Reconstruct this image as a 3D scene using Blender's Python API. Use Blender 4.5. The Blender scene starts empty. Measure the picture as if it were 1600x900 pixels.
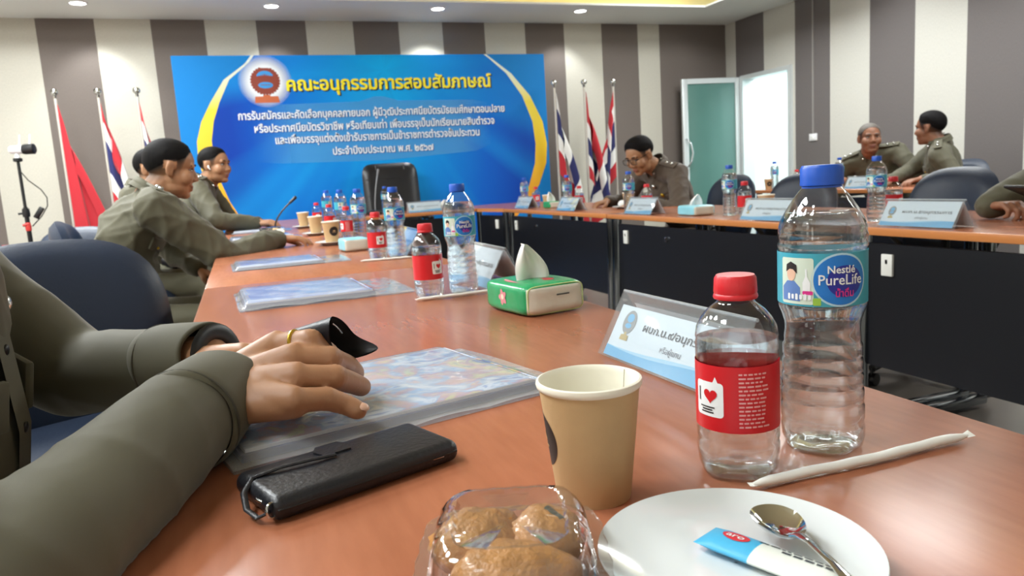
import bpy, bmesh, math, random
import numpy as np
from mathutils import Vector, Matrix, noise
random.seed(7); np.random.seed(7)
SC = bpy.context.scene
COL = SC.collection
PI = math.pi
R = math.radians

# ------------------------------------------------------------------ camera
cam_d = bpy.data.cameras.new('camera'); cam = bpy.data.objects.new('camera', cam_d); COL.objects.link(cam)
_yaw, _pitch, _roll = R(19.6), math.atan(172/1163.0), R(3.65)
_f = Vector((math.sin(_yaw)*math.cos(_pitch), math.cos(_yaw)*math.cos(_pitch), -math.sin(_pitch)))
_r0 = Vector((math.cos(_yaw), -math.sin(_yaw), 0)); _u0 = _r0.cross(_f)
_r = _r0*math.cos(_roll) - _u0*math.sin(_roll); _u = _r0*math.sin(_roll) + _u0*math.cos(_roll)
cam.matrix_world = Matrix(((_r.x, _u.x, -_f.x, 0), (_r.y, _u.y, -_f.y, 0), (_r.z, _u.z, -_f.z, 0.99), (0, 0, 0, 1)))
cam_d.sensor_width = 36.0; cam_d.lens = 36.0*1163/1600; cam_d.dof.use_dof = True; cam_d.dof.focus_distance = 0.72; cam_d.dof.aperture_fstop = 14.0; cam_d.clip_start = 0.02; cam_d.clip_end = 60
SC.camera = cam

# ------------------------------------------------------------------ view, world, lights
SC.view_settings.view_transform = 'Standard'; SC.view_settings.look = 'None'
SC.view_settings.gamma = 1.0; SC.view_settings.use_curve_mapping = False
SC.view_settings.exposure = 0.08
SC.cycles.transparent_max_bounces = 32; SC.cycles.transmission_bounces = 14; SC.cycles.max_bounces = 14
SC.cycles.caustics_reflective = False
w = bpy.data.worlds.new('world'); SC.world = w; w.use_nodes = True
w.node_tree.nodes['Background'].inputs['Color'].default_value = (0.8, 0.9, 1.0, 1)
w.node_tree.nodes['Background'].inputs['Strength'].default_value = 0.3

def area(name, loc, size, energy, color=(1, 1, 1), rot=(0, 0, 0)):
    l = bpy.data.lights.new(name, 'AREA'); l.shape = 'RECTANGLE'; l.size, l.size_y = size
    l.energy = energy; l.color = color
    o = bpy.data.objects.new(name, l); o.location = loc; o.rotation_euler = rot; COL.objects.link(o); return o
COOL = (0.94, 0.98, 1.0)
def disk(name, loc, size, energy, color=COOL):
    l = bpy.data.lights.new(name, 'AREA'); l.shape = 'DISK'; l.size = size; l.energy = energy; l.color = color
    o = bpy.data.objects.new(name, l); o.location = loc; COL.objects.link(o); return o
for lx in (-1.3, 4.5):                     # round lamps along both sides of the raised tray
    for ly, e in ((0.3, 34), (1.8, 50), (3.3, 64), (4.8, 72), (6.3, 72)):
        disk('tray_lamp', (lx, ly, 2.99), 0.75, e*(1.2 if lx < 0 else 0.66))
for ly in (0.6, 2.2, 3.8, 5.4):           # and in the side soffits
    disk('soffit_lamp', (5.5, ly, 2.70), 0.12, 4); disk('soffit_lamp', (-2.25, ly, 2.70), 0.12, 12)
area('corridor_lamp', (7.0, 7.0, 2.5), (1.2, 2.0), 90, (0.9, 1.0, 1.0))

# ------------------------------------------------------------------ materials
def lin(c):
    f = lambda v: v/12.92 if v <= 0.04045 else ((v+0.055)/1.055)**2.4
    return tuple(f(v/255.0) for v in c) + (1.0,)
_M = {}
def mat(name, rgb=(200, 200, 200), rough=0.5, metal=0.0, spec=0.5, bump=None, var=None, emit=0.0, coat=0.0, sheen=0.0, sss=0.0):
    """principled material; bump=(scale, strength[, (sx,sy,sz)]); var=(scale, amount)"""
    if name in _M: return _M[name]
    m = bpy.data.materials.new(name); m.use_nodes = True; nt = m.node_tree; b = nt.nodes['Principled BSDF']
    b.inputs['Base Color'].default_value = lin(rgb); b.inputs['Roughness'].default_value = rough
    b.inputs['Metallic'].default_value = metal; b.inputs['Specular IOR Level'].default_value = spec
    b.inputs['Coat Weight'].default_value = coat; b.inputs['Sheen Weight'].default_value = sheen
    if sss: 
        b.inputs['Subsurface Weight'].default_value = sss; b.inputs['Subsurface Radius'].default_value = (0.012, 0.005, 0.003)
    if emit:
        b.inputs['Emission Color'].default_value = lin(rgb); b.inputs['Emission Strength'].default_value = emit
    N = nt.nodes.new; L = nt.links.new
    if bump or var:
        tc = N('ShaderNodeTexCoord'); mp = N('ShaderNodeMapping'); L(tc.outputs['Object'], mp.inputs['Vector'])
        if bump and len(bump) > 2: mp.inputs['Scale'].default_value = bump[2]
    if bump:
        n = N('ShaderNodeTexNoise'); n.inputs['Scale'].default_value = bump[0]; n.inputs['Detail'].default_value = 4
        L(mp.outputs['Vector'], n.inputs['Vector'])
        bp = N('ShaderNodeBump'); bp.inputs['Strength'].default_value = bump[1]; bp.inputs['Distance'].default_value = 0.002
        L(n.outputs['Fac'], bp.inputs['Height']); L(bp.outputs['Normal'], b.inputs['Normal'])
    if var:
        n2 = N('ShaderNodeTexNoise'); n2.inputs['Scale'].default_value = var[0]; n2.inputs['Detail'].default_value = 3
        L(mp.outputs['Vector'], n2.inputs['Vector'])
        mx = N('ShaderNodeMix'); mx.data_type = 'RGBA'; mx.blend_type = 'MIX'
        c = lin(rgb); k = var[1]
        mx.inputs[6].default_value = tuple(v*(1-k) for v in c[:3])+(1,); mx.inputs[7].default_value = tuple(min(1, v*(1+k)) for v in c[:3])+(1,)
        L(n2.outputs['Fac'], mx.inputs[0]); L(mx.outputs[2], b.inputs['Base Color'])
    _M[name] = m; return m

def mat_clear(name, tint=(255, 255, 255), rough=0.02, gloss=1.0, ior=1.5, bump=None, haze=0.0):
    """thin clear plastic: see-through with a fresnel gloss (and a little milky haze)"""
    if name in _M: return _M[name]
    m = bpy.data.materials.new(name); m.use_nodes = True; nt = m.node_tree; nt.nodes.clear(); N = nt.nodes.new; L = nt.links.new
    out = N('ShaderNodeOutputMaterial'); tr = N('ShaderNodeBsdfTransparent'); gl = N('ShaderNodeBsdfGlossy'); mx = N('ShaderNodeMixShader')
    tr.inputs['Color'].default_value = lin(tint); gl.inputs['Roughness'].default_value = rough
    # schlick fresnel that treats both faces of the sheet alike
    ge = N('ShaderNodeNewGeometry'); dt = N('ShaderNodeVectorMath'); dt.operation = 'DOT_PRODUCT'; L(ge.outputs['Incoming'], dt.inputs[0]); L(ge.outputs['Normal'], dt.inputs[1])
    def mth(op, a, v=None, b_=None):
        q = N('ShaderNodeMath'); q.operation = op; L(a, q.inputs[0])
        if v is not None: q.inputs[1].default_value = v
        if b_ is not None: q.inputs[2].default_value = b_
        return q.outputs[0]
    f0 = ((ior-1)/(ior+1))**2
    om = mth('MULTIPLY_ADD', mth('ABSOLUTE', dt.outputs['Value']), -1.0, 1.0); pw = mth('POWER', om, 5.0); fr_ = mth('MULTIPLY_ADD', pw, 1-f0, f0)
    mu = N('ShaderNodeMath'); mu.operation = 'MULTIPLY'; mu.inputs[1].default_value = gloss; mu.use_clamp = True
    L(fr_, mu.inputs[0]); L(mu.outputs[0], mx.inputs[0])
    base = tr.outputs[0]
    if haze:
        df = N('ShaderNodeBsdfDiffuse'); df.inputs['Color'].default_value = (0.85, 0.88, 0.9, 1); m2 = N('ShaderNodeMixShader'); m2.inputs[0].default_value = haze
        L(tr.outputs[0], m2.inputs[1]); L(df.outputs[0], m2.inputs[2]); base = m2.outputs[0]
    L(base, mx.inputs[1]); L(gl.outputs[0], mx.inputs[2]); L(mx.outputs[0], out.inputs[0])
    if bump:
        tc = N('ShaderNodeTexCoord'); n = N('ShaderNodeTexNoise'); n.inputs['Scale'].default_value = bump[0]; n.inputs['Detail'].default_value = 2
        L(tc.outputs['Object'], n.inputs['Vector']); bp = N('ShaderNodeBump'); bp.inputs['Strength'].default_value = bump[1]; bp.inputs['Distance'].default_value = 0.004
        L(n.outputs['Fac'], bp.inputs['Height']); L(bp.outputs['Normal'], gl.inputs['Normal'])
    _M[name] = m; return m

def mat_water(name, mix=0.55, tint=(250, 252, 253)):
    if name in _M: return _M[name]
    m = bpy.data.materials.new(name); m.use_nodes = True; nt = m.node_tree; nt.nodes.clear(); N = nt.nodes.new; L = nt.links.new
    out = N('ShaderNodeOutputMaterial'); tr = N('ShaderNodeBsdfTransparent'); gl = N('ShaderNodeBsdfGlass'); mx = N('ShaderNodeMixShader')
    tr.inputs['Color'].default_value = lin(tint); gl.inputs['Color'].default_value = lin(tint); gl.inputs['IOR'].default_value = 1.33; gl.inputs['Roughness'].default_value = 0.0
    mx.inputs[0].default_value = mix
    L(tr.outputs[0], mx.inputs[1]); L(gl.outputs[0], mx.inputs[2]); L(mx.outputs[0], out.inputs[0])
    _M[name] = m; return m

def nodes_of(m):
    nt = m.node_tree; return nt, nt.nodes['Principled BSDF'], nt.nodes.new, nt.links.new

def mat_wood(name, c0, c1, axis_scale, rough=0.24):
    if name in _M: return _M[name]
    m = mat(name, c0, rough); nt, b, N, L = nodes_of(m)
    tc = N('ShaderNodeTexCoord'); mp = N('ShaderNodeMapping'); mp.inputs['Scale'].default_value = axis_scale
    L(tc.outputs['Object'], mp.inputs['Vector'])
    n = N('ShaderNodeTexNoise'); n.inputs['Scale'].default_value = 6; n.inputs['Detail'].default_value = 6; n.inputs['Distortion'].default_value = 0.15
    L(mp.outputs['Vector'], n.inputs['Vector'])
    n2 = N('ShaderNodeTexNoise'); n2.inputs['Scale'].default_value = 55; n2.inputs['Detail'].default_value = 3; L(mp.outputs['Vector'], n2.inputs['Vector'])
    ad = N('ShaderNodeMath'); ad.operation = 'MULTIPLY_ADD'; ad.inputs[1].default_value = 0.4; L(n2.outputs['Fac'], ad.inputs[0]); L(n.outputs['Fac'], ad.inputs[2])
    rp = N('ShaderNodeValToRGB'); rp.color_ramp.elements[0].position = 0.30; rp.color_ramp.elements[1].position = 1.0
    rp.color_ramp.elements[0].color = lin(c0); rp.color_ramp.elements[1].color = lin(c1)
    L(ad.outputs[0], rp.inputs[0]); L(rp.outputs[0], b.inputs['Base Color'])
    return m

def mat_stripes(name, light, dark, axis, origin, pitch, dark_from=None):
    """wallpaper in vertical stripes: dark where floor((axis-origin)/pitch) is even"""
    m = mat(name, light, 0.75); nt, b, N, L = nodes_of(m)
    tc = N('ShaderNodeTexCoord'); sp = N('ShaderNodeSeparateXYZ'); L(tc.outputs['Object'], sp.inputs[0])
    def math_(op, a, v=None, v2=None):
        q = N('ShaderNodeMath'); q.operation = op
        L(a, q.inputs[0]) if not isinstance(a, float) else None
        if v is not None: q.inputs[1].default_value = v
        if v2 is not None: q.inputs[2].default_value = v2
        return q.outputs[0]
    a = sp.outputs[axis]
    t = math_('MULTIPLY_ADD', a, 1.0/pitch, -origin/pitch); fl = math_('FLOOR', t)
    md = math_('FLOORED_MODULO', fl, 2.0); isl = math_('GREATER_THAN', md, 0.5)
    if dark_from is not None:
        lt = N('ShaderNodeMath'); lt.operation = 'LESS_THAN'; L(a, lt.inputs[0]); lt.inputs[1].default_value = dark_from
        # the last pale stripe runs on from its dark neighbour up to dark_from
        mu = N('ShaderNodeMath'); mu.operation = 'MULTIPLY'; L(isl, mu.inputs[0]); L(lt.outputs[0], mu.inputs[1]); isl = mu.outputs[0]
    n = N('ShaderNodeTexNoise'); n.inputs['Scale'].default_value = 160; n.inputs['Detail'].default_value = 2
    mp = N('ShaderNodeMapping'); mp.inputs['Scale'].default_value = (1, 1, 0.35); L(tc.outputs['Object'], mp.inputs[0]); L(mp.outputs[0], n.inputs['Vector'])
    mx = N('ShaderNodeMix'); mx.data_type = 'RGBA'; mx.inputs[6].default_value = lin(dark); mx.inputs[7].default_value = lin(light); L(isl, mx.inputs[0])
    m2 = N('ShaderNodeMix'); m2.data_type = 'RGBA'; m2.blend_type = 'MULTIPLY'; m2.inputs[0].default_value = 0.25
    L(mx.outputs[2], m2.inputs[6]); L(n.outputs['Fac'], m2.inputs[7]); L(m2.outputs[2], b.inputs['Base Color'])
    bp = N('ShaderNodeBump'); bp.inputs['Strength'].default_value = 0.25; bp.inputs['Distance'].default_value = 0.002
    L(n.outputs['Fac'], bp.inputs['Height']); L(bp.outputs['Normal'], b.inputs['Normal'])
    return m

# ------------------------------------------------------------------ mesh collector
def frame(loc=(0, 0, 0), rz=0, rx=0, ry=0):
    return Matrix.Translation(Vector(loc)) @ Matrix.Rotation(rz, 4, 'Z') @ Matrix.Rotation(ry, 4, 'Y') @ Matrix.Rotation(rx, 4, 'X')
class G:
    def __init__(s): s.v = []; s.f = []; s.m = []; s.mi = 0; s.T = None
    def add(s, verts, faces):
        k = len(s.v)
        if s.T is not None: verts = [tuple(s.T @ Vector(p)) for p in verts]
        s.v += [tuple(p) for p in verts]; s.f += [tuple(i+k for i in f) for f in faces]; s.m += [s.mi]*len(faces); return s
    def bm(s, b):
        b.verts.index_update(); s.add([tuple(v.co) for v in b.verts], [[v.index for v in f.verts] for f in b.faces]); b.free(); return s
    def box(s, c, size, rz=0, bev=0.0, seg=2, rx=0, ry=0):
        b = bmesh.new(); bmesh.ops.create_cube(b, size=1.0); bmesh.ops.scale(b, vec=size, verts=b.verts)
        if bev: bmesh.ops.bevel(b, geom=b.edges[:], offset=bev, segments=seg, affect='EDGES', profile=0.5)
        bmesh.ops.transform(b, matrix=frame(c, rz, rx, ry), verts=b.verts); return s.bm(b)
    def lathe(s, prof, seg=32, c=(0, 0, 0), mod=None, cap0=True, cap1=True, M=None):
        vs, fs = [], []
        for (r, z) in prof:
            for k in range(seg):
                a = 2*PI*k/seg; rr = r*(mod(a, z) if mod else 1.0)
                vs.append((c[0]+rr*math.cos(a), c[1]+rr*math.sin(a), c[2]+z))
        n = len(prof)
        for i in range(n-1):
            for k in range(seg):
                k2 = (k+1) % seg; fs.append((i*seg+k, i*seg+k2, (i+1)*seg+k2, (i+1)*seg+k))
        if cap0: fs.append(tuple(range(seg-1, -1, -1)))
        if cap1: fs.append(tuple((n-1)*seg+k for k in range(seg)))
        if M is not None: vs = [tuple(M @ Vector(p)) for p in vs]
        return s.add(vs, fs)
    def tube(s, pts, r, seg=8, flat=None, up=None, closed=False):
        """sweep; r a number or list; flat squeezes the section along the second axis"""
        pts = [Vector(p) for p in pts]; n = len(pts); rs = r if isinstance(r, (list, tuple)) else [r]*n
        vs, fs = [], []; prev = None
        for i, p in enumerate(pts):
            if closed: t = pts[(i+1) % n]-pts[i-1]
            else: t = pts[min(i+1, n-1)]-pts[max(i-1, 0)]
            t.normalize()
            a = Vector(up) if up else (prev if prev else (Vector((0, 0, 1)) if abs(t.z) < 0.9 else Vector((1, 0, 0))))
            x = a - t*a.dot(t)
            if x.length < 1e-6: x = t.orthogonal()
            x.normalize(); y = t.cross(x); prev = x
            for k in range(seg):
                q = 2*PI*k/seg; vs.append(tuple(p + x*math.cos(q)*rs[i]*(flat or 1.0) + y*math.sin(q)*rs[i]))
        for i in range(n if closed else n-1):
            j = (i+1) % n
            for k in range(seg):
                k2 = (k+1) % seg; fs.append((i*seg+k, i*seg+k2, j*seg+k2, j*seg+k))
        if not closed: fs += [tuple(range(seg-1, -1, -1)), tuple((n-1)*seg+k for k in range(seg))]
        return s.add(vs, fs)
    def prism(s, poly, t, M=None):
        """2-D outline in XY (counter-clockwise), thickness t along +Z"""
        n = len(poly); vs = [(x, y, 0) for x, y in poly]+[(x, y, t) for x, y in poly]
        fs = [tuple(range(n-1, -1, -1)), tuple(range(n, 2*n))]+[(i, (i+1) % n, n+(i+1) % n, n+i) for i in range(n)]
        if M is not None: vs = [tuple(M @ Vector(p)) for p in vs]
        return s.add(vs, fs)
    def grid(s, fn, nu, nv):
        vs = [tuple(fn(i/nu, j/nv)) for j in range(nv+1) for i in range(nu+1)]
        fs = [(j*(nu+1)+i, j*(nu+1)+i+1, (j+1)*(nu+1)+i+1, (j+1)*(nu+1)+i) for j in range(nv) for i in range(nu)]
        return s.add(vs, fs)
    def ell(s, c, r, seg=16, M=None):
        prof = [(max(1e-4, math.cos(a)), math.sin(a)) for a in [(-PI/2)+PI*i/(seg//2) for i in range(seg//2+1)]]
        T = Matrix.Translation(Vector(c)) @ (M.to_4x4() if M is not None else Matrix.Identity(4)) @ Matrix.Diagonal((r[0], r[1], r[2], 1))
        return s.lathe(prof, seg, M=T)
    def cap(s, a, b, ra, rb, seg=12):
        """capsule from a to b, tapering"""
        a, b = Vector(a), Vector(b); t = b-a; L = t.length
        q = t.to_track_quat('Z', 'Y') if L > 1e-6 else Matrix.Identity(3).to_quaternion()
        n = seg//4
        prof = [(max(1e-4, ra*math.cos(x)), ra*math.sin(x)) for x in [-PI/2+PI/2*i/n for i in range(n+1)]]
        prof += [(max(1e-4, rb*math.cos(x)), L+rb*math.sin(x)) for x in [PI/2*i/n for i in range(n+1)]]
        return s.lathe(prof, seg, M=Matrix.Translation(a) @ q.to_matrix().to_4x4())
    def text(s, body, fn, size, align='CENTER', bold=0.0, width=None, res=2, squeeze=1.0):
        """lettering, each point sent through fn(x, y); bold = stroke widening in letter heights; width = fit to this width"""
        cu = bpy.data.curves.new('t', 'FONT'); cu.body = body; cu.size = 1.0; cu.align_x = align; cu.resolution_u = res
        o = bpy.data.objects.new('t', cu); COL.objects.link(o); dg = bpy.context.evaluated_depsgraph_get(); dg.update()
        me = bpy.data.meshes.new_from_object(o.evaluated_get(dg))
        vs = [(v.co.x, v.co.y) for v in me.vertices]; fs = [tuple(p.vertices) for p in me.polygons]
        bpy.data.objects.remove(o); bpy.data.curves.remove(cu); bpy.data.meshes.remove(me)
        if not vs: return s
        sx = size
        if width:
            x0, x1 = min(v[0] for v in vs), max(v[0] for v in vs); sx = width/(x1-x0)
        sx *= squeeze
        offs = [(0, 0)] if not bold else [(bold*dx, bold*dy) for dx, dy in ((-1, 0), (1, 0), (0, .8), (0, -.8), (-.7, -.6), (.7, .6), (-.7, .6), (.7, -.6))]
        for i, (dx, dy) in enumerate(offs): s.add([tuple(fn((x+dx)*sx, (y+dy)*size, i)) for x, y in vs], fs)
        return s

def build(name, g, mats, parent=None, smooth=None, loc=None, sharp=40):
    me = bpy.data.meshes.new(name); me.from_pydata(g.v, [], g.f)
    if not isinstance(mats, (list, tuple)): mats = [mats]
    for m in mats: me.materials.append(m)
    if len(mats) > 1: me.polygons.foreach_set('material_index', g.m)
    if smooth is None or smooth:
        me.polygons.foreach_set('use_smooth', [True]*len(me.polygons))
        if smooth is None: me.set_sharp_from_angle(angle=R(sharp))
    me.update()
    o = bpy.data.objects.new(name, me); COL.objects.link(o)
    if parent is not None: o.parent = parent
    if loc is not None: o.location = loc
    return o
def tag(o, label=None, cat=None, group=None, kind=None):
    if label: o['label'] = label
    if cat: o['category'] = cat
    if group: o['group'] = group
    if kind: o['kind'] = kind
    return o
def thing(name, label, cat, loc=(0, 0, 0), rz=0, group=None):
    o = bpy.data.objects.new(name, None); COL.objects.link(o); o.location = loc; o.rotation_euler = (0, 0, rz)
    o.empty_display_size = 0.05
    return tag(o, label, cat, group)
KIDS = {}
def dup(root, loc, rz, label, group=None):
    r = root.copy(); COL.objects.link(r); r.location = loc; r.rotation_euler = (0, 0, rz); r['label'] = label
    if group: r['group'] = group
    for ch in list(root.children):
        c = ch.copy(); COL.objects.link(c); c.parent = r
        for g in list(ch.children):
            d = g.copy(); COL.objects.link(d); d.parent = c
    return r

# ------------------------------------------------------------------ setting
YB, XR, XL, YF, ZC = 8.15, 5.95, -2.7, -1.6, 2.71
m_soffit = mat('painted ceiling', (244, 248, 246), 0.8)
m_cove = mat('cove paint', (236, 228, 186), 0.8)
m_wb = mat_stripes('striped wallpaper back', (208, 204, 190), (118, 108, 101), 0, -1.572-8*0.4825*2, 0.4825, 4.997)
m_wr = mat_stripes('striped wallpaper side', (212, 210, 200), (112, 106, 104), 1, 6.378-0.5225*30, 0.5225)
m_white = mat('white paint', (226, 230, 228), 0.6)
m_floor = mat('floor tile', (112, 104, 96), 0.25, var=(3, 0.15))
g = G(); g.box((1.6, 3.3, -0.05), (8.9, 10.1, 0.1)); g.box((7.1, 7.0, -0.05), (2.1, 3.4, 0.1)); tag(build('floor', g, m_floor, smooth=False), kind='structure')
g = G(); g.box(((XL+XR)/2, YB+0.06, 1.55), (XR-XL+0.24, 0.12, 3.1)); tag(build('wall_back', g, m_wb, smooth=False), kind='structure')
g = G()   # right wall with the doorway near its far corner
g.box((XR+0.06, (7.83+YB)/2, 1.55), (0.12, YB-7.83, 3.1)); g.box((XR+0.06, (YF+6.94)/2, 1.55), (0.12, 6.94-YF, 3.1)); g.box((XR+0.06, 7.385, 2.57), (0.12, 0.89, 1.06))
tag(build('wall_right', g, m_wr, smooth=False), kind='structure')
g = G(); g.box((XL-0.06, (YF+YB)/2, 1.55), (0.12, YB-YF, 3.1)); tag(build('wall_left', g, mat('pale wallpaper', (226, 222, 212), 0.8), smooth=False), kind='structure')
g = G(); g.box(((XL+XR)/2, YF-0.06, 1.55), (XR-XL+0.24, 0.12, 3.1)); tag(build('wall_front', g, mat('pale wallpaper', (205, 200, 186), 0.8), smooth=False), kind='structure')
TX0, TX1, TY0, TY1 = -1.8, 5.05, -0.7, 7.27   # opening of the ceiling tray
g = G(); zz = ZC+0.01
g.box(((XL+XR)/2, (TY1+YB)/2, zz), (XR-XL, YB-TY1, 0.02)); g.box(((XL+XR)/2, (TY0+YF)/2, zz), (XR-XL, TY0-YF, 0.02))
g.box(((XL+TX0)/2, (TY0+TY1)/2, zz), (TX0-XL, TY1-TY0, 0.02)); g.box(((XR+TX1)/2, (TY0+TY1)/2, zz), (XR-TX1, TY1-TY0, 0.02))
g.mi = 1; g.box(((XL+XR)/2, (YF+YB)/2, 3.05), (XR-XL, YB-YF, 0.06))
cei = tag(build('ceiling', g, [m_soffit, m_cove], smooth=False), kind='structure')
g = G()
for c, s_ in (((1.6, 7.62, 2.87), (7.6, 0.04, 0.3)), ((5.42, 3.3, 2.87), (0.04, 8.6, 0.3))): g.box(c, s_)
tag(build('trim_1', g, m_cove, smooth=False), kind='structure')
g = G(); g.box((1.6, 7.5, 2.735), (6.8, 0.03, 0.02)); g.box((5.3, 3.3, 2.735), (0.03, 7.6, 0.02))
tag(build('cove_light', g, mat('warm strip', (255, 232, 150), emit=5.0), smooth=False), 'warm yellow strip light running along the ceiling cove', 'light')
g = G()
for (cx, cy, sx, sy) in ((1.6, YB-0.008, XR-XL, 0.016), (XR-0.008, 2.6, 0.016, 8.4)): g.box((cx, cy, 0.05), (sx, sy, 0.1))
tag(build('baseboard_1', g, mat('dark skirting', (70, 60, 55), 0.5), smooth=False), kind='structure')
# corridor beyond the doorway
g = G(); g.box((7.85, 7.0, 1.5), (0.1, 3.4, 3.0)); g.box((7.0, 8.65, 1.5), (1.9, 0.1, 3.0)); g.box((7.0, 5.35, 1.5), (1.9, 0.1, 3.0))
tag(build('wall_corridor', g, mat('corridor paint', (232, 244, 244), 0.7), smooth=False), kind='structure')
g = G(); g.box((7.0, 7.0, 3.0), (1.9, 3.4, 0.1)); tag(build('ceiling_corridor', g, m_white, smooth=False), kind='structure')
g = G(); fw = 0.05
for cy in (6.94+fw/2, 7.83-fw/2): g.box((XR+0.05, cy, 1.02), (0.17, fw, 2.04))
g.box((XR+0.05, 7.385, 2.04-fw/2), (0.17, 0.79, fw))
tag(build('trim_2', g, mat('white aluminium', (214, 220, 220), 0.35, 0.3), smooth=False), kind='structure')
# open glass door leaf, hinged at the far jamb
m_alu = mat('white aluminium', (214, 220, 220))
dr = bpy.data.objects.new('door_1', None); COL.objects.link(dr); dr.location = (5.93, 7.86, 0); dr.rotation_euler = (0, 0, R(174)); dr['kind'] = 'structure'
W_, H_ = 0.78, 2.03
g = G()
g.box((0.035, 0, H_/2), (0.07, 0.045, H_), bev=0.004); g.box((W_-0.035, 0, H_/2), (0.07, 0.045, H_), bev=0.004)
g.box((W_/2, 0, H_-0.03), (W_-0.14, 0.043, 0.06)); g.box((W_/2, 0, 0.06), (W_-0.14, 0.043, 0.12))
build('door_frame', g, m_alu, dr)
mg = mat('green film glass', (84, 124, 116), 0.12, spec=0.6, var=(1.2, 0.12))
g = G(); g.box((W_/2, 0, 1.05), (W_-0.14, 0.01, 1.86)); build('glass_panel', g, mg, dr)
g = G(); hx = W_-0.035
g.tube([(hx, 0.02, 0.98), (hx, 0.07, 0.99), (hx-0.03, 0.085, 1.05), (hx-0.05, 0.09, 1.15), (hx-0.03, 0.085, 1.25), (hx, 0.07, 1.31), (hx, 0.02, 1.32)], 0.011, 10)
g.tube([(hx, -0.02, 0.98), (hx, -0.07, 0.99), (hx-0.03, -0.085, 1.05), (hx-0.05, -0.09, 1.15), (hx-0.03, -0.085, 1.25), (hx, -0.07, 1.31), (hx, -0.02, 1.32)], 0.011, 10)
build('door_handle', g, mat('brushed steel', (200, 205, 208), 0.25, 1.0), dr)
# downlights in the soffit
m_ring = mat('white ring', (235, 235, 235), 0.4)
for i, (lx, e, ang) in enumerate(((-1.107, 26, 75), (0.485, 26, 75), (2.08, 60, 75), (3.653, 26, 75))):
    t = thing('downlight', ['round recessed ceiling downlight cut off by the top edge of the picture', 'round ceiling downlight above the yellow-lettered end of the blue banner by its emblem',
              'round ceiling downlight throwing a bright patch on the wall over the banner', 'round ceiling downlight above the three flags by the glass door'][i], 'ceiling light', (lx, 7.52, ZC), 0, 'ceiling downlights in a row')
    g = G(); g.lathe([(0.075, 0.0), (0.075, -0.006), (0.064, -0.010), (0.060, -0.004), (0.060, 0.0)], 28, cap0=False, cap1=False); build('ring', g, m_ring, t)
    g = G(); g.lathe([(0.001, -0.012), (0.035, -0.010), (0.060, -0.003)], 28, cap1=False); build('lens', g, mat('lamp lens', (255, 255, 255), emit=20.0), t)
    l = bpy.data.lights.new('downlight_beam', 'SPOT'); l.energy = e; l.spot_size = R(110); l.spot_blend = 0.6; l.shadow_soft_size = 0.05; l.color = COOL
    o = bpy.data.objects.new('downlight_beam', l); o.location = (lx, 7.52, ZC-0.02); COL.objects.link(o)
    if e > 20: o.location = (lx, 7.75, ZC-0.03); o.rotation_euler = (R(18), 0, 0); l.spot_size = R(90)
# light switch on the right wall
t = thing('light_switch', 'small white light switch on the grey stripe beside the doorway', 'switch', (XR, 6.62, 1.22))
g = G(); g.box((-0.006, 0, 0), (0.012, 0.115, 0.075), bev=0.003); build('switch_plate', g, m_ring, t)
g = G(); g.box((-0.014, 0, 0), (0.006, 0.03, 0.045), bev=0.002); build('rocker', g, mat('rocker white', (245, 245, 240), 0.3), t)
g = G(); g.box((XR-0.006, 6.62, 1.98), (0.012, 0.016, 1.45)); tag(build('cable_conduit', g, mat('grey conduit', (150, 146, 142), 0.5), smooth=False), 'thin vertical cable conduit rising from the wall switch', 'conduit')
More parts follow.
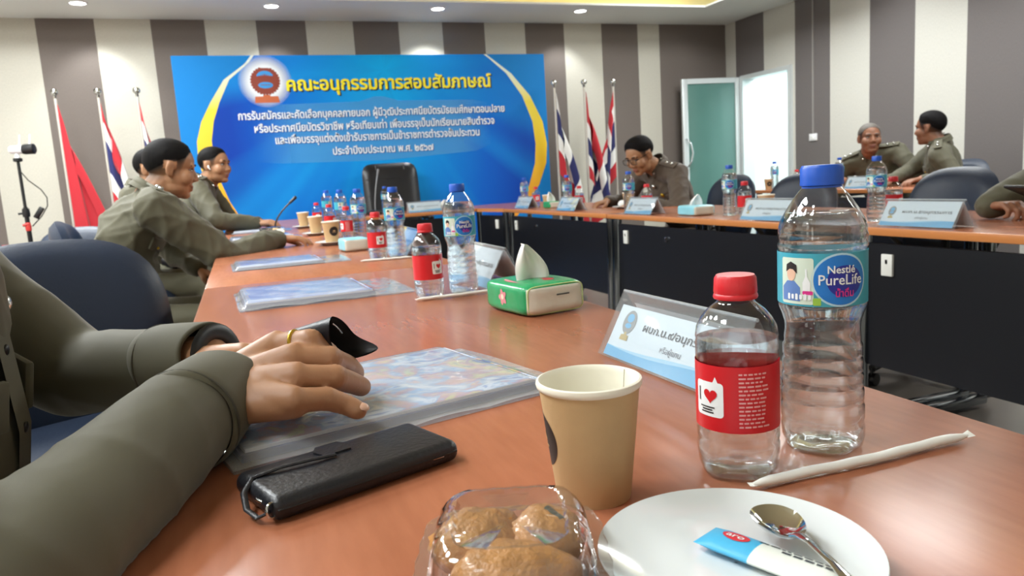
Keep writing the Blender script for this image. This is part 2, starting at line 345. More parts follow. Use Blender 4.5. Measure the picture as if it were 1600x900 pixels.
# ------------------------------------------------------------------ tables
m_top = mat_wood('cherry laminate', (140, 83, 57), (175, 111, 81), (2.2, 0.35, 1.0), 0.24)
m_topx = mat_wood('cherry laminate across', (140, 83, 57), (175, 111, 81), (0.35, 2.2, 1.0), 0.24)
for _m in (m_top, m_topx): _m.node_tree.nodes['Principled BSDF'].inputs['Specular IOR Level'].default_value = 0.3
m_edge = mat('table edge band', (196, 126, 72), 0.3)
m_blk = mat('black laminate', (16, 18, 24), 0.35)
m_chr = mat('chrome', (150, 156, 162), 0.16, 1.0)
m_sock = mat('outlet white', (226, 226, 220), 0.4)
m_dark = mat('black plastic', (14, 15, 17), 0.4)
def table(label, x0, x1, y0, y1, front, outlet=None, cross=False, bare=False, rowx=False):
    """front: which side carries the modesty panel ('x0','x1','y0')"""
    cx, cy = (x0+x1)/2, (y0+y1)/2; t = thing('conference_table', label, 'table', (cx, cy, 0), 0, 'conference tables set in a U')
    sx, sy = x1-x0, y1-y0
    g = G(); g.box((0, 0, 0.736), (sx, sy, 0.028), bev=0.004)
    g.m = [0]*len(g.m)
    top = build('table_top', g, [m_topx if cross else m_top, m_edge], t)
    for p in top.data.polygons: p.material_index = 0 if abs(p.normal.z) > 0.6 else 1
    px = {'x0': -sx/2+0.05, 'x1': sx/2-0.05}
    if front in px:
        X = px[front]; g = G(); g.box((X, 0, 0.475), (0.018, sy-0.12, 0.43)); build('modesty_panel', g, m_blk, t)
        for s_ in (-1, 1):
            g = G(); g.tube([(X-0.02*(1 if front == 'x1' else -1)*-1, s_*(sy/2-0.035), 0.035), (X, s_*(sy/2-0.035), 0.722)], 0.026, 16)
            g.box((0, s_*(sy/2-0.035), 0.03), (sx-0.12, 0.05, 0.035), bev=0.01); build('leg', g, m_chr, t)
            g = G(); g.tube([(-X, s_*(sy/2-0.035), 0.035), (-X, s_*(sy/2-0.035), 0.722)], 0.024, 14); build('leg', g, m_chr, t)
        sg = -1 if front == 'x0' else 1
        if outlet:
            for oy in outlet:
                g = G(); g.box((X+sg*0.013, oy, 0.62), (0.012, 0.046, 0.074), bev=0.003); ol = build('outlet', g, m_sock, t)
                g = G()
                g.box((X+sg*0.0195, oy, 0.632), (0.002, 0.008, 0.014))
                build('slot', g, m_dark, ol)
            g = G(); g.lathe([(0.001, 0.012), (0.013, 0.01), (0.015, 0.0)], 16, M=Matrix.Translation((X+sg*0.009, sy*0.18, 0.63)) @ Matrix.Rotation(sg*PI/2, 4, 'Y')); build('lock', g, m_chr, t)
    else:
        Y = -sy/2+0.05; g = G(); g.box((0, Y, 0.475), (sx-0.12, 0.018, 0.43)); build('modesty_panel', g, m_blk, t)
        for s_ in (-1, 1):
            for yy in (Y, -Y):
                g = G(); g.tube([(s_*(sx/2-0.035), yy, 0.0), (s_*(sx/2-0.035), yy, 0.722)], 0.026, 16); build('leg', g, m_chr, t)
        if outlet:
            for ox in outlet:
                g = G(); g.box((ox, Y-0.013, 0.62), (0.046, 0.012, 0.074), bev=0.003); build('outlet', g, m_sock, t)
    return t
table('cherry wood conference table running from the camera, holding the plate and kraft cup', -0.11, 0.60, -0.5, 2.125, 'x1')
table('cherry wood conference table just beyond the first seam, below the second empty seat', -0.11, 0.60, 2.13, 3.93, 'x1')
table('cherry wood conference table in front of the seated officers by the banner', -0.11, 0.60, 3.935, 5.66, 'x1')
def corner_table(label, poly, pan, outlets):
    cx = sum(p[0] for p in poly)/len(poly); cy = sum(p[1] for p in poly)/len(poly)
    t = thing('corner_table', label, 'table', (cx, cy, 0), 0, 'corner tables of the U')
    q = [(x-cx, y-cy) for x, y in poly]
    g = G(); g.prism(q, 0.028, Matrix.Translation((0, 0, 0.722))); top = build('table_top', g, [m_topx, m_edge], t, smooth=False)
    for p in top.data.polygons: p.material_index = 0 if abs(p.normal.z) > 0.6 else 1
    (ax, ay), (bx, by) = pan; ax -= cx; bx -= cx; ay -= cy; by -= cy
    d = Vector((bx-ax, by-ay, 0)); a = math.atan2(d.y, d.x); mid = Vector(((ax+bx)/2, (ay+by)/2, 0.475)); nrm = Vector((d.y, -d.x, 0)).normalized()
    g = G(); g.box(mid, (d.length-0.05, 0.018, 0.43), a); build('modesty_panel', g, m_blk, t)
    for k in (0.02, 0.98):
        p = Vector((ax, ay, 0))+d*k; g = G(); g.tube([(p.x, p.y, 0), (p.x, p.y, 0.722)], 0.026, 16); build('leg', g, m_chr, t)
    for far in (q[2], q[3]):
        g = G(); g.tube([(far[0]*0.86, far[1]*0.86, 0), (far[0]*0.86, far[1]*0.86, 0.722)], 0.024, 12); build('leg', g, m_chr, t)
    for k in outlets:
        p = Vector((ax, ay, 0))+d*k+nrm*0.014; g = G(); g.box((p.x, p.y, 0.62), (0.046, 0.012, 0.074), a, 0.003); build('outlet', g, m_sock, t)
    return t
corner_table('wedge-shaped corner table joining the head table to the flag-side row', [(1.90, 6.10), (1.985, 5.655), (2.69, 5.655), (2.69, 6.82), (1.90, 6.82)], ((1.93, 6.15), (2.02, 5.70)), (0.72,))
corner_table('wedge-shaped corner table by the earpiece officer, joining the head table', [(0.60, 5.665), (0.695, 6.10), (0.695, 6.82), (-0.11, 6.82), (-0.11, 5.665)], ((0.55, 5.72), (0.66, 6.15)), ())
table('cherry wood head table in front of the blue banner', 0.70, 1.895, 6.10, 6.82, 'y0', outlet=(0.45,), cross=True)
table('cherry wood table on the flag side, where the man in glasses writes', 1.985, 2.69, 3.875, 5.65, 'x0', outlet=(0.72,))
table('cherry wood table of the flag-side row with the blue tissue pack', 1.985, 2.69, 2.06, 3.87, 'x0', outlet=(0.75,))
table('cherry wood table of the flag-side row, where a hand holds a phone', 1.985, 2.69, -0.3, 2.055, 'x0', outlet=(1.03,))
table('separate cherry wood table at the far wall in front of two talking officers', 4.20, 4.80, 3.6, 5.42, 'x0')

# ------------------------------------------------------------------ banner
b0 = Vector((1.425, 7.75, 0))
def bmat():
    m = mat('printed banner blue', (20, 120, 220), 0.6, spec=0.2); nt, b, N, L = nodes_of(m)
    tc = N('ShaderNodeTexCoord'); mp = N('ShaderNodeMapping'); mp.inputs['Location'].default_value = (-0.10, 0, 0.86); mp.inputs['Scale'].default_value = (1.0, 1, -0.4)
    L(tc.outputs['Object'], mp.inputs[0])
    ln = N('ShaderNodeVectorMath'); ln.operation = 'LENGTH'; L(mp.outputs[0], ln.inputs[0])
    rp = N('ShaderNodeValToRGB'); e = rp.color_ramp.elements; e[0].position = 0.0; e[0].color = lin((8, 176, 246)); e[1].position = 1.0; e[1].color = lin((8, 52, 146))
    k = e.new(0.30); k.color = lin((10, 140, 226)); k = e.new(0.58); k.color = lin((8, 96, 200)); k = e.new(0.8); k.color = lin((8, 62, 164))
    dv = N('ShaderNodeMath'); dv.operation = 'DIVIDE'; dv.inputs[1].default_value = 1.9; L(ln.outputs['Value'], dv.inputs[0]); L(dv.outputs[0], rp.inputs[0])
    # printed light rays fanning down from the top
    sp = N('ShaderNodeSeparateXYZ'); L(mp.outputs[0], sp.inputs[0]); an = N('ShaderNodeMath'); an.operation = 'ARCTAN2'; L(sp.outputs[0], an.inputs[0]); L(sp.outputs[2], an.inputs[1])
    n = N('ShaderNodeTexNoise'); n.noise_dimensions = '1D'; n.inputs['Scale'].default_value = 3.0; n.inputs['Detail'].default_value = 2; L(an.outputs[0], n.inputs['W'])
    r2 = N('ShaderNodeValToRGB'); r2.color_ramp.elements[0].position = 0.45; r2.color_ramp.elements[1].position = 0.72; r2.color_ramp.elements[0].color = (0, 0, 0, 1); r2.color_ramp.elements[1].color = (0.75, 0.75, 0.75, 1); L(n.outputs['Fac'], r2.inputs[0])
    mx = N('ShaderNodeMix'); mx.data_type = 'RGBA'; L(r2.outputs[0], mx.inputs[0]); L(rp.outputs[0], mx.inputs[6]); mx.inputs[7].default_value = lin((20, 158, 232)); L(mx.outputs[2], b.inputs['Base Color'])
    return m
mat('banner azure', (20, 124, 198), 0.6, spec=0.2, var=(1.2, 0.06))
ban = thing('printed_banner', 'large blue printed banner standing on the floor behind the head table', 'banner', b0)
g = G(); g.box((0, 0.0, 1.16), (3.735, 0.03, 2.28), bev=0.004); build('panel', g, mat('banner azure', (20, 124, 198), 0.35, var=(1.2, 0.06)), ban, smooth=False)
def bp(x, z, d): return (x-b0.x, -0.0155-d, z)
Lin = [(0.29, 2.299), (0.229, 2.294-0.07), (0.044, 2.077), (-0.065, 1.871), (-0.136, 1.695), (-0.174, 1.517), (-0.177, 1.336), (-0.145, 1.15), (-0.075, 0.93), (0.05, 0.68), (0.25, 0.38), (0.45, 0.12)]
Rin = [(2.60, 2.299), (2.66, 2.255), (2.843, 2.099), (3.011, 1.861), (3.114, 1.584), (3.136, 1.341), (3.116, 1.133), (3.031, 0.892), (2.86, 0.66), (2.68, 0.42), (2.45, 0.12)]
g = G(); poly = Lin + Rin[::-1]
n = len(poly); g.add([bp(x, z, 0.0015) for x, z in poly], [tuple(range(n))]); build('blue_field', g, bmat(), ban, smooth=False)
def wid(i, n): t = i/(n-1); return 0.028+0.11*math.sin(PI*min(1, max(0, (t-0.1)/0.9)))**1.3
for side, pts, sg in (('l', Lin, -1), ('r', Rin, 1)):
    vs, cols, fs = [], [], []
    nn = len(pts)
    for i, (x, z) in enumerate(pts):
        wd = wid(i, nn)
        if i == nn-1: wd = 0.16
        vs += [bp(x, z, 0.002), bp(x+sg*wd, z, 0.002)]
        if i: fs.append((2*i-2, 2*i-1, 2*i+1, 2*i))
    g = G(); g.add(vs, fs); o = build('gold_swoosh', g, None or mat('swoosh gold', (236, 196, 40), 0.35), ban, smooth=False)
m = _M['swoosh gold']; nt, b, N, L = nodes_of(m)
tc = N('ShaderNodeTexCoord'); sp = N('ShaderNodeSeparateXYZ'); L(tc.outputs['Object'], sp.inputs[0]); rp = N('ShaderNodeValToRGB'); e = rp.color_ramp.elements
mpz = N('ShaderNodeMath'); mpz.operation = 'DIVIDE'; mpz.inputs[1].default_value = 2.4; L(sp.outputs[2], mpz.inputs[0])
e[0].position = 0.3; e[0].color = lin((240, 160, 40)); e[1].position = 1.0; e[1].color = lin((225, 232, 225)); k = e.new(0.55); k.color = lin((236, 196, 40)); k = e.new(0.75); k.color = lin((226, 206, 50)); k = e.new(0.88); k.color = lin((216, 226, 205))
L(mpz.outputs[0], rp.inputs[0]); L(rp.outputs[0], b.inputs['Base Color'])
# pale caption panel with a soft raised middle
mpn = mat('caption panel', (90, 178, 236), 0.35)
nt, b, N, L = nodes_of(mpn)
tc = N('ShaderNodeTexCoord'); sp = N('ShaderNodeSeparateXYZ'); L(tc.outputs['Object'], sp.inputs[0]); ab = N('ShaderNodeMath'); ab.operation = 'ABSOLUTE'; L(sp.outputs[0], ab.inputs[0])
mr = N('ShaderNodeMapRange'); mr.interpolation_type = 'SMOOTHSTEP'; mr.inputs['From Min'].default_value = 1.27; mr.inputs['From Max'].default_value = 0.75; mr.inputs['To Min'].default_value = 0.0; mr.inputs['To Max'].default_value = 0.5; L(ab.outputs[0], mr.inputs['Value']); L(mr.outputs[0], b.inputs['Alpha'])
g = G(); P = [(0.15, 1.30), (0.45, 1.27), (1.45, 1.25), (2.45, 1.30), (2.62, 1.36), (2.62, 1.80), (2.45, 1.835), (1.65, 1.845), (1.50, 1.89), (1.40, 1.89), (1.25, 1.845), (0.45, 1.835), (0.15, 1.80)]
g.add([bp(x, z, 0.0025) for x, z in P], [tuple(range(len(P)))]); build('caption_panel', g, mpn, ban, smooth=False)
# emblem in its white glow
mh = bpy.data.materials.new('emblem halo'); mh.use_nodes = True; nt, b, N, L = nodes_of(mh); b.inputs['Base Color'].default_value = lin((236, 244, 250)); b.inputs['Roughness'].default_value = 0.4
tc = N('ShaderNodeTexCoord'); ln = N('ShaderNodeVectorMath'); ln.operation = 'LENGTH'; mp = N('ShaderNodeMapping'); mp.inputs['Location'].default_value = (1.056, 0, -2.055); L(tc.outputs['Object'], mp.inputs[0]); L(mp.outputs[0], ln.inputs[0])
mr = N('ShaderNodeMapRange'); mr.inputs['From Min'].default_value = 0.255; mr.inputs['From Max'].default_value = 0.15; mr.inputs['To Max'].default_value = 0.95; L(ln.outputs['Value'], mr.inputs['Value']); L(mr.outputs[0], b.inputs['Alpha'])
ec = (0.369, 2.055)
def ring(g, cx, cz, rx, rz_, d, r0=0.0, n=40, a0=0, a1=2*PI):
    full = abs(a1-a0-2*PI) < 1e-6
    ang = [a0+(a1-a0)*i/n for i in range(n if full else n+1)]
    if r0 <= 0: g.add([bp(cx+rx*math.cos(a), cz+rz_*math.sin(a), d) for a in ang], [tuple(range(len(ang)))])
    else:
        k = len(ang); g.add([bp(cx+rx*math.cos(a), cz+rz_*math.sin(a), d) for a in ang]+[bp(cx+rx*r0*math.cos(a), cz+rz_*r0*math.sin(a), d) for a in ang],
              [(i, (i+1) % k, k+(i+1) % k, k+i) for i in range(k if full else k-1)])
g = G(); ring(g, ec[0], ec[1], 0.25, 0.245, 0.003); build('emblem_glow', g, mh, ban, smooth=False)
m_em = mat('emblem copper', (140, 62, 48), 0.4); m_eb = mat('emblem blue', (60, 150, 220), 0.4)
g = G(); ring(g, ec[0], ec[1]+0.005, 0.13, 0.125, 0.0035, 0.0, 40, R(105), R(435)); 
g.mi = 1; ring(g, ec[0], ec[1]+0.05, 0.075, 0.05, 0.004, 0, 30, R(0), R(180)); ring(g, ec[0], ec[1]-0.035, 0.068, 0.03, 0.004, 0, 30)
g.mi = 0
for k in range(-3, 4): g.add([bp(ec[0]+k*0.018-0.012, ec[1]+0.045, 0.0045), bp(ec[0]+k*0.018+0.012, ec[1]+0.045, 0.0045), bp(ec[0]+k*0.018, ec[1]+0.075-abs(k)*0.006, 0.0045)], [(0, 1, 2)])
g.add([bp(ec[0]-0.045, ec[1]-0.035, 0.0045), bp(ec[0]+0.045, ec[1]-0.035, 0.0045), bp(ec[0]+0.045, ec[1]-0.03, 0.0045), bp(ec[0]-0.045, ec[1]-0.03, 0.0045)], [(0, 1, 2, 3)])
for k in range(26):
    a = R(110+k*12.5); 
    if a > R(430): break
    x, z = ec[0]+0.128*math.cos(a), ec[1]+0.005+0.123*math.sin(a); ring(g, x, z, 0.012, 0.012, 0.0037, 0, 8)
g.mi = 2
g.add([bp(ec[0]-0.03, 1.93, 0.0036), bp(ec[0]+0.03, 1.93, 0.0036), bp(ec[0]+0.04, 1.90, 0.0036), bp(ec[0]-0.04, 1.90, 0.0036)], [(0, 1, 2, 3)])
g.add([bp(0.262, 1.915, 0.004), bp(0.475, 1.915, 0.004), bp(0.485, 1.855, 0.004), bp(0.255, 1.855, 0.004)], [(0, 1, 2, 3)])
build('emblem', g, [m_em, m_eb, mat('emblem plinth', (196, 104, 66), 0.4)], ban, smooth=False)
def line(body, x0, x1, zb, size, bold, d, m, sh, msh, nm):
    cx = (x0+x1)/2
    fn = lambda o, dd: (lambda x, y, i: bp(cx+x+o, zb+y-o*0.8, dd+i*0.00003))
    for o_, dd, mm, n2 in ((sh, d, msh, nm+'_shadow'), (0, d+0.001, m, nm)):
        g = G(); g.text(body, fn(o_, dd), size, bold=bold, width=x1-x0)
        # one mesh per printed phrase: cut where a space leaves a wide gap
        xs = [min(g.v[i][0] for i in f) for f in g.f]; xe = [max(g.v[i][0] for i in f) for f in g.f]; od = sorted(range(len(xs)), key=lambda i: xs[i]); grp = [[od[0]]]; end = xe[od[0]]
        for i in od[1:]:
            if xs[i] > end+0.022: grp.append([])
            grp[-1].append(i); end = max(end, xe[i])
        for ids in grp:
            q = G(); us = sorted({k for i in ids for k in g.f[i]}); mp_ = {k: j for j, k in enumerate(us)}; q.add([g.v[k] for k in us], [tuple(mp_[k] for k in g.f[i]) for i in ids]); build(n2, q, mm, ban, smooth=False)
m_yel = mat('lettering yellow', (250, 236, 40), 0.4); m_navy = mat('lettering outline', (16, 40, 70), 0.5); m_lw = mat('lettering white', (240, 246, 250), 0.4); m_ln = mat('lettering navy', (18, 60, 140), 0.5)
line('คณะอนุกรรมการสอบสัมภาษณ์', 0.56, 2.655, 1.965, 0.178, 0.030, 0.004, m_yel, 0.014, m_navy, 'title_lettering')
line('การรับสมัครและคัดเลือกบุคคลภายนอก ผู้มีวุฒิประกาศนียบัตรมัธยมศึกษาตอนปลาย', 0.088, 2.795, 1.70, 0.105, 0.02, 0.004, m_lw, 0.008, m_ln, 'caption_lettering')
line('หรือประกาศนียบัตรวิชาชีพ หรือเทียบเท่า เพื่อบรรจุเป็นนักเรียนนายสิบตำรวจ', 0.222, 2.669, 1.575, 0.105, 0.02, 0.004, m_lw, 0.008, m_ln, 'caption_lettering')
line('และเพื่อบรรจุแต่งตั้งเข้ารับราชการเป็นข้าราชการตำรวจชั้นประทวน', 0.405, 2.494, 1.46, 0.105, 0.02, 0.004, m_lw, 0.008, m_ln, 'caption_lettering')
line('ประจำปีงบประมาณ พ.ศ. ๒๕๖๗', 0.945, 1.975, 1.33, 0.105, 0.02, 0.004, m_lw, 0.008, m_ln, 'caption_lettering')

# ------------------------------------------------------------------ flags
m_pole = mat('flag pole', (196, 190, 180), 0.35, 0.4); m_ball = mat('steel', (190, 190, 186), 0.2, 1.0)
FC = {'r': (178, 30, 42), 'w': (226, 226, 222), 'b': (34, 38, 92), 'y': (214, 168, 40), 'd': (150, 20, 32)}
fm = {k: mat('flag cloth '+k, c, 0.85, sheen=0.2) for k, c in FC.items()}
def flag(label, x, y, bands, drop, spread, length, seed, side=1, dep=0.09, twist=0.0):
    """bands: list of (colour, fraction) down the hoist; the fly end hangs down beside the pole"""
    t = thing('flag_on_pole', label, 'flag', (x, y, 0), 0, 'flags on poles beside the banner')
    g = G(); g.lathe([(0.15, 0), (0.15, 0.02), (0.05, 0.045), (0.03, 0.1), (0.025, 0.12)], 24); build('base', g, m_ball, t)
    g = G(); g.tube([(0, 0, 0.1), (0, 0, 1.92)], 0.0125, 12); build('pole', g, m_pole, t)
    g = G(); g.lathe([(0.012, -0.05), (0.016, -0.03), (0.010, -0.022), (0.028, -0.012), (0.033, 0.008), (0.024, 0.028), (0.006, 0.036)], 20, c=(0, 0, 1.95)); build('finial', g, m_ball, t)
    NU, NV = 30, 40; z0 = 1.86; vs, fs, ms = [], [], []
    rnd = random.Random(seed); ph = rnd.uniform(0, 6); kf = rnd.uniform(2.2, 3.0)
    keys = [k for k, _ in bands]; cum = np.cumsum([f for _, f in bands])
    for j in range(NV+1):
        v = j/NV
        for i in range(NU+1):
            u = i/NU
            z = z0 - v*length*0.62 - u*drop*(0.9+0.1*v) - 0.03*math.sin(v*7+ph)*u
            wdt = spread*(0.20+0.80*v**0.7)
            uu = u**0.8
            xx = side*(0.010 + wdt*uu*0.8 + 0.25*wdt*math.sin(kf*PI*u+ph)*u)
            yy = -0.014 - dep*(0.3+0.7*v)*math.sin(kf*PI*u + ph*0.5 + twist*v)*min(1, 3*u) - 0.02*u
            vs.append((xx, yy, z))
    for j in range(NV):
        for i in range(NU):
            fs.append((j*(NU+1)+i, j*(NU+1)+i+1, (j+1)*(NU+1)+i+1, (j+1)*(NU+1)+i)); ms.append(int(np.searchsorted(cum, (j+0.5)/NV)))
    g = G(); g.v, g.f, g.m = vs, fs, [min(k, len(keys)-1) for k in ms]
    o = build('flag_cloth', g, [fm[k] for k in keys], t, smooth=True)
    return t
thai = [('r', .17), ('w', .17), ('b', .32), ('w', .17), ('r', .17)]
flag('plain red flag with a yellow fringe hanging from its pole by the camera tripod', -1.37, 7.45, [('y', .006), ('r', .994)], 0.62, 0.46, 1.75, 1, 1, 0.06)
flag('striped red, white and blue flag hanging between the red flag and the officers', -1.04, 7.45, thai, 0.70, 0.42, 1.5, 5, 1, 0.08)
flag('striped flag hanging closest to the banner edge above the seated officers', -0.735, 7.45, thai, 0.70, 0.38, 1.5, 9, 1, 0.07)
flag('striped flag with white and navy upper part beside the gold swoosh', 3.27, 7.45, [('w', .2), ('b', .3), ('w', .2), ('r', .3)], 0.66, 0.36, 1.4, 13, 1, 0.05)
flag('mostly red striped flag, middle of the trio by the door', 3.62, 7.45, [('r', .36), ('w', .16), ('b', .2), ('w', .14), ('r', .14)], 0.70, 0.38, 1.5, 17, 1, 0.10)
flag('striped flag hanging just behind the man in glasses', 3.97, 7.45, thai, 0.66, 0.42, 1.5, 23, -1, 0.09)

# ------------------------------------------------------------------ camera on a tripod and red table by the far left wall
t = thing('camera_tripod', 'black tripod stand with red tape carrying the white camera', 'tripod', (-1.45, 6.3, 0))
g = G(); g.tube([(0, 0, 0.35), (0, 0, 1.0)], 0.016, 12); g.tube([(0, 0, 0.95), (0, 0, 1.33)], 0.011, 12); build('pole', g, m_dark, t)
for k in range(3):
    a = k*2*PI/3+0.4; g = G(); g.tube([(0.02*math.cos(a), 0.02*math.sin(a), 0.72), (0.42*math.cos(a), 0.42*math.sin(a), 0.012)], 0.011, 8)
    g.tube([(0.02*math.cos(a), 0.02*math.sin(a), 0.4), (0.21*math.cos(a), 0.21*math.sin(a), 0.36)], 0.007, 8); build('leg', g, m_dark, t)
g = G(); g.lathe([(0.024, 0.93), (0.026, 0.95), (0.024, 0.99)], 14); g.tube([(0, 0, 0.96), (-0.05, 0, 0.955)], 0.008, 8); build('clamp', g, m_dark, t)
g = G(); g.lathe([(0.019, 0.0), (0.021, 0.03), (0.017, 0.06)], 14, c=(0, 0, 0.83)); g.tube([(0.01, -0.01, 0.88), (-0.03, -0.015, 0.87)], 0.01, 8); build('red_tape', g, mat('red tape', (190, 50, 44), 0.5), t)
g = G(); g.tube([(0.0, -0.015, 1.27), (0.05, -0.02, 1.19), (0.12, -0.02, 1.12), (0.15, -0.02, 1.06), (0.145, -0.02, 1.0), (0.10, -0.02, 0.93), (0.03, -0.015, 0.86)], 0.004, 6)
g.box((0.085, -0.02, 0.955), (0.035, 0.025, 0.09), rz=0, bev=0.005, ry=R(35)); build('power_cable', g, m_dark, t)
g = G(); g.lathe([(0.02, 1.325), (0.03, 1.33), (0.03, 1.35), (0.018, 1.352)], 16); build('head_plate', g, m_dark, t)
t = thing('security_camera', 'white bullet camera with two antennas mounted on the black tripod', 'camera', (-1.45, 6.3, 1.352)); t.scale = (0.78, 0.78, 0.78); t.rotation_euler.z = R(-14)
mw = mat('camera white', (232, 234, 234), 0.35)
g = G(); g.lathe([(0.02, 0), (0.022, 0.02), (0.015, 0.03), (0.015, 0.05)], 14); g.lathe([(0.001, -0.06), (0.03, -0.055), (0.037, -0.04), (0.038, 0.08)], 24, M=Matrix.Translation((0.0, 0, 0.075)) @ Matrix.Rotation(PI/2, 4, 'Y')); build('body', g, mw, t)
g = G(); g.lathe([(0.042, 0.06), (0.047, 0.08), (0.047, 0.155), (0.04, 0.16), (0.001, 0.158)], 28, M=Matrix.Translation((0.0, 0, 0.075)) @ Matrix.Rotation(PI/2, 4, 'Y')); build('lens_hood', g, m_dark, t)
for ax in (0.02, 0.11):
    g = G(); g.tube([(ax, 0.02, 0.105), (ax+0.012, 0.03, 0.21)], [0.007, 0.005], 8); build('antenna', g, mw, t)
t = thing('side_table', 'table under a draped dark red cloth by the pale stripe of the wall', 'table', (-1.83, 5.58, 0))
def cloth(u, v):
    a = 2*PI*u; c, s_ = math.cos(a), math.sin(a); k = max(abs(c), abs(s_)); x, y = c/k*0.5, s_/k*0.28
    fl = (1-v); return (x*(1+0.05*fl)+0.018*math.sin(22*a)*fl*c, y*(1+0.08*fl)+0.018*math.sin(22*a)*fl*s_, 0.02+0.735*v)
g = G(); g.grid(cloth, 160, 12); g.box((0, 0, 0.752), (1.0, 0.56, 0.012), bev=0.005); build('cloth', g, mat('wine cloth', (132, 24, 44), 0.8), t)
for sx in (-0.45, 0.45):
    for sy in (-0.23, 0.23):
        g = G(); g.tube([(sx, sy, 0), (sx, sy, 0.74)], 0.015, 8); build('leg', g, m_chr, t)

# ------------------------------------------------------------------ chairs
m_lea = mat('navy leather', (31, 42, 60), 0.43, spec=0.42, bump=(140, 0.25), var=(8, 0.12)); m_bl = mat('black leather', (16, 17, 22), 0.35, bump=(120, 0.2))
def cushion(w_, h_, d_, bow, n=24, p=3.2, crown=0.0):
    """rounded upholstered pad in XZ, thickness along Y; bow curves it forward at the sides"""
    vs, fs = [], []
    nr, na = 10, 56
    for side in (1, -1):
        for i in range(nr+1):
            rr = i/nr
            for k in range(na):
                a = 2*PI*k/na; c, s_ = math.cos(a), math.sin(a)
                q = (abs(c)**p+abs(s_)**p)**(-1/p)
                x, z = c*q*rr*w_/2, s_*q*rr*h_/2
                if crown and z > 0: z += crown*(1-(2*x/w_)**2)*(z/(h_/2))
                th = d_/2*(1-rr**5)**0.5 if rr < 1 else 0
                vs.append((x, side*th - bow*(2*x/w_)**2, z))
    M0 = (nr+1)*na
    for sd in (0, 1):
        for i in range(nr):
            for k in range(na):
                k2 = (k+1) % na; q = (sd*M0+i*na+k, sd*M0+i*na+k2, sd*M0+(i+1)*na+k2, sd*M0+(i+1)*na+k)
                fs.append(q if sd else q[::-1])
    return vs, fs
def office_chair(label, loc, rz, group, back_h=0.48, back_w=0.50, zc=0.655, m_=None, panels=False):
    """faces +X in its own frame"""
    m_ = m_ or m_lea
    t = thing('office_chair', label, 'chair', loc, rz, group)
    Rz = Matrix.Rotation(-PI/2, 4, 'Z')
    g = G(); g.T = Matrix.Translation((-0.25, 0, zc)) @ Matrix.Rotation(R(-9), 4, 'Y') @ Rz
    vs, fs = cushion(back_w, back_h, 0.11, -0.045 if not panels else -0.02, p=3.4 if not panels else 7, crown=0.02 if not panels else 0); g.add(vs, fs)
    bk = build('backrest', g, m_, t, smooth=True)
    g = G(); g.T = Matrix.Translation((-0.25, 0, zc)) @ Matrix.Rotation(R(-9), 4, 'Y')
    if not panels:
        g.tube([(0.055, -back_w*0.44, -back_h*0.28), (0.045, 0, -back_h*0.30), (0.055, back_w*0.44, -back_h*0.28)], 0.007, 8); build('seam_piping', g, m_, bk)
    else:
        for dz in (-0.12, 0.02, 0.16): g.tube([(0.052, -back_w*0.45, dz*back_h/0.6), (0.054, 0, dz*back_h/0.6), (0.052, back_w*0.45, dz*back_h/0.6)], 0.005, 6)
        g.tube([(0.05, 0.14, 0.16*back_h/0.6), (0.045, 0.14, back_h*0.47)], 0.005, 6); g.tube([(0.05, -0.14, 0.16*back_h/0.6), (0.045, -0.14, back_h*0.47)], 0.005, 6)
        build('seam_piping', g, m_, bk)
    g = G(); g.T = Matrix.Translation((0.02, 0, 0.455)) @ Matrix.Rotation(R(90), 4, 'X')
    vs, fs = cushion(0.50, 0.50, 0.12, 0.0, p=4.0); g.T = Matrix.Translation((0.03, 0, 0.45)) @ Matrix.Rotation(R(90), 4, 'X'); g.add(vs, fs); build('seat', g, m_, t, smooth=True)
    for s_ in (-1, 1):
        g = G(); y = s_*0.285
        g.tube([(0.12, s_*0.2, 0.40), (0.10, y, 0.43), (0.10, y, 0.64)], 0.017, 8); g.tube([(-0.2, s_*0.2, 0.5), (-0.16, y, 0.6), (-0.12, y, 0.645)], 0.014, 8)
        g.box((0.02, y, 0.66), (0.30, 0.055, 0.035), bev=0.014, seg=3); build('armrest', g, m_dark, t)
    g = G(); g.lathe([(0.03, 0.1), (0.03, 0.26), (0.022, 0.27), (0.022, 0.40)], 16); g.box((0, 0, 0.395), (0.26, 0.2, 0.03), bev=0.008); g.tube([(-0.1, 0, 0.39), (-0.26, 0, 0.42), (-0.29, 0, 0.55)], 0.02, 8); build('gas_column', g, m_dark, t)
    g = G()
    for k in range(5):
        a = 2*PI*k/5+0.3; g.tube([(0.03*math.cos(a), 0.03*math.sin(a), 0.115), (0.29*math.cos(a), 0.29*math.sin(a), 0.075)], [0.026, 0.018], 8)
    build('star_base', g, m_dark, t)
    for k in range(5):
        a = 2*PI*k/5+0.3; g = G(); c, s_ = math.cos(a), math.sin(a)
        for d in (-0.014, 0.014): g.lathe([(0.027, -0.009), (0.028, 0), (0.027, 0.009)], 14, M=Matrix.Translation((0.29*c-s_*d, 0.29*s_+c*d, 0.028)) @ Matrix.Rotation(a, 4, 'Z') @ Matrix.Rotation(PI/2, 4, 'X'))
        g.tube([(0.29*c, 0.29*s_, 0.03), (0.29*c, 0.29*s_, 0.075)], 0.007, 6); build('caster', g, m_dark, t)
    return t
CG = 'navy leather office chairs'
ch = office_chair('navy leather office chair turned sideways just beyond the close officer\'s arms', (-0.325, 1.79, 0), R(-64), CG)
dup(ch, (-0.62, 0.86, 0), R(0), 'navy leather office chair under the close officer handling a dark pouch', CG)
dup(ch, (-0.68, 3.36, 0), R(4), 'navy leather office chair under the smiling officer reaching for his cup', CG)
dup(ch, (-0.66, 4.72, 0), R(2), 'navy leather office chair under the officer half hidden behind the smiling man', CG)
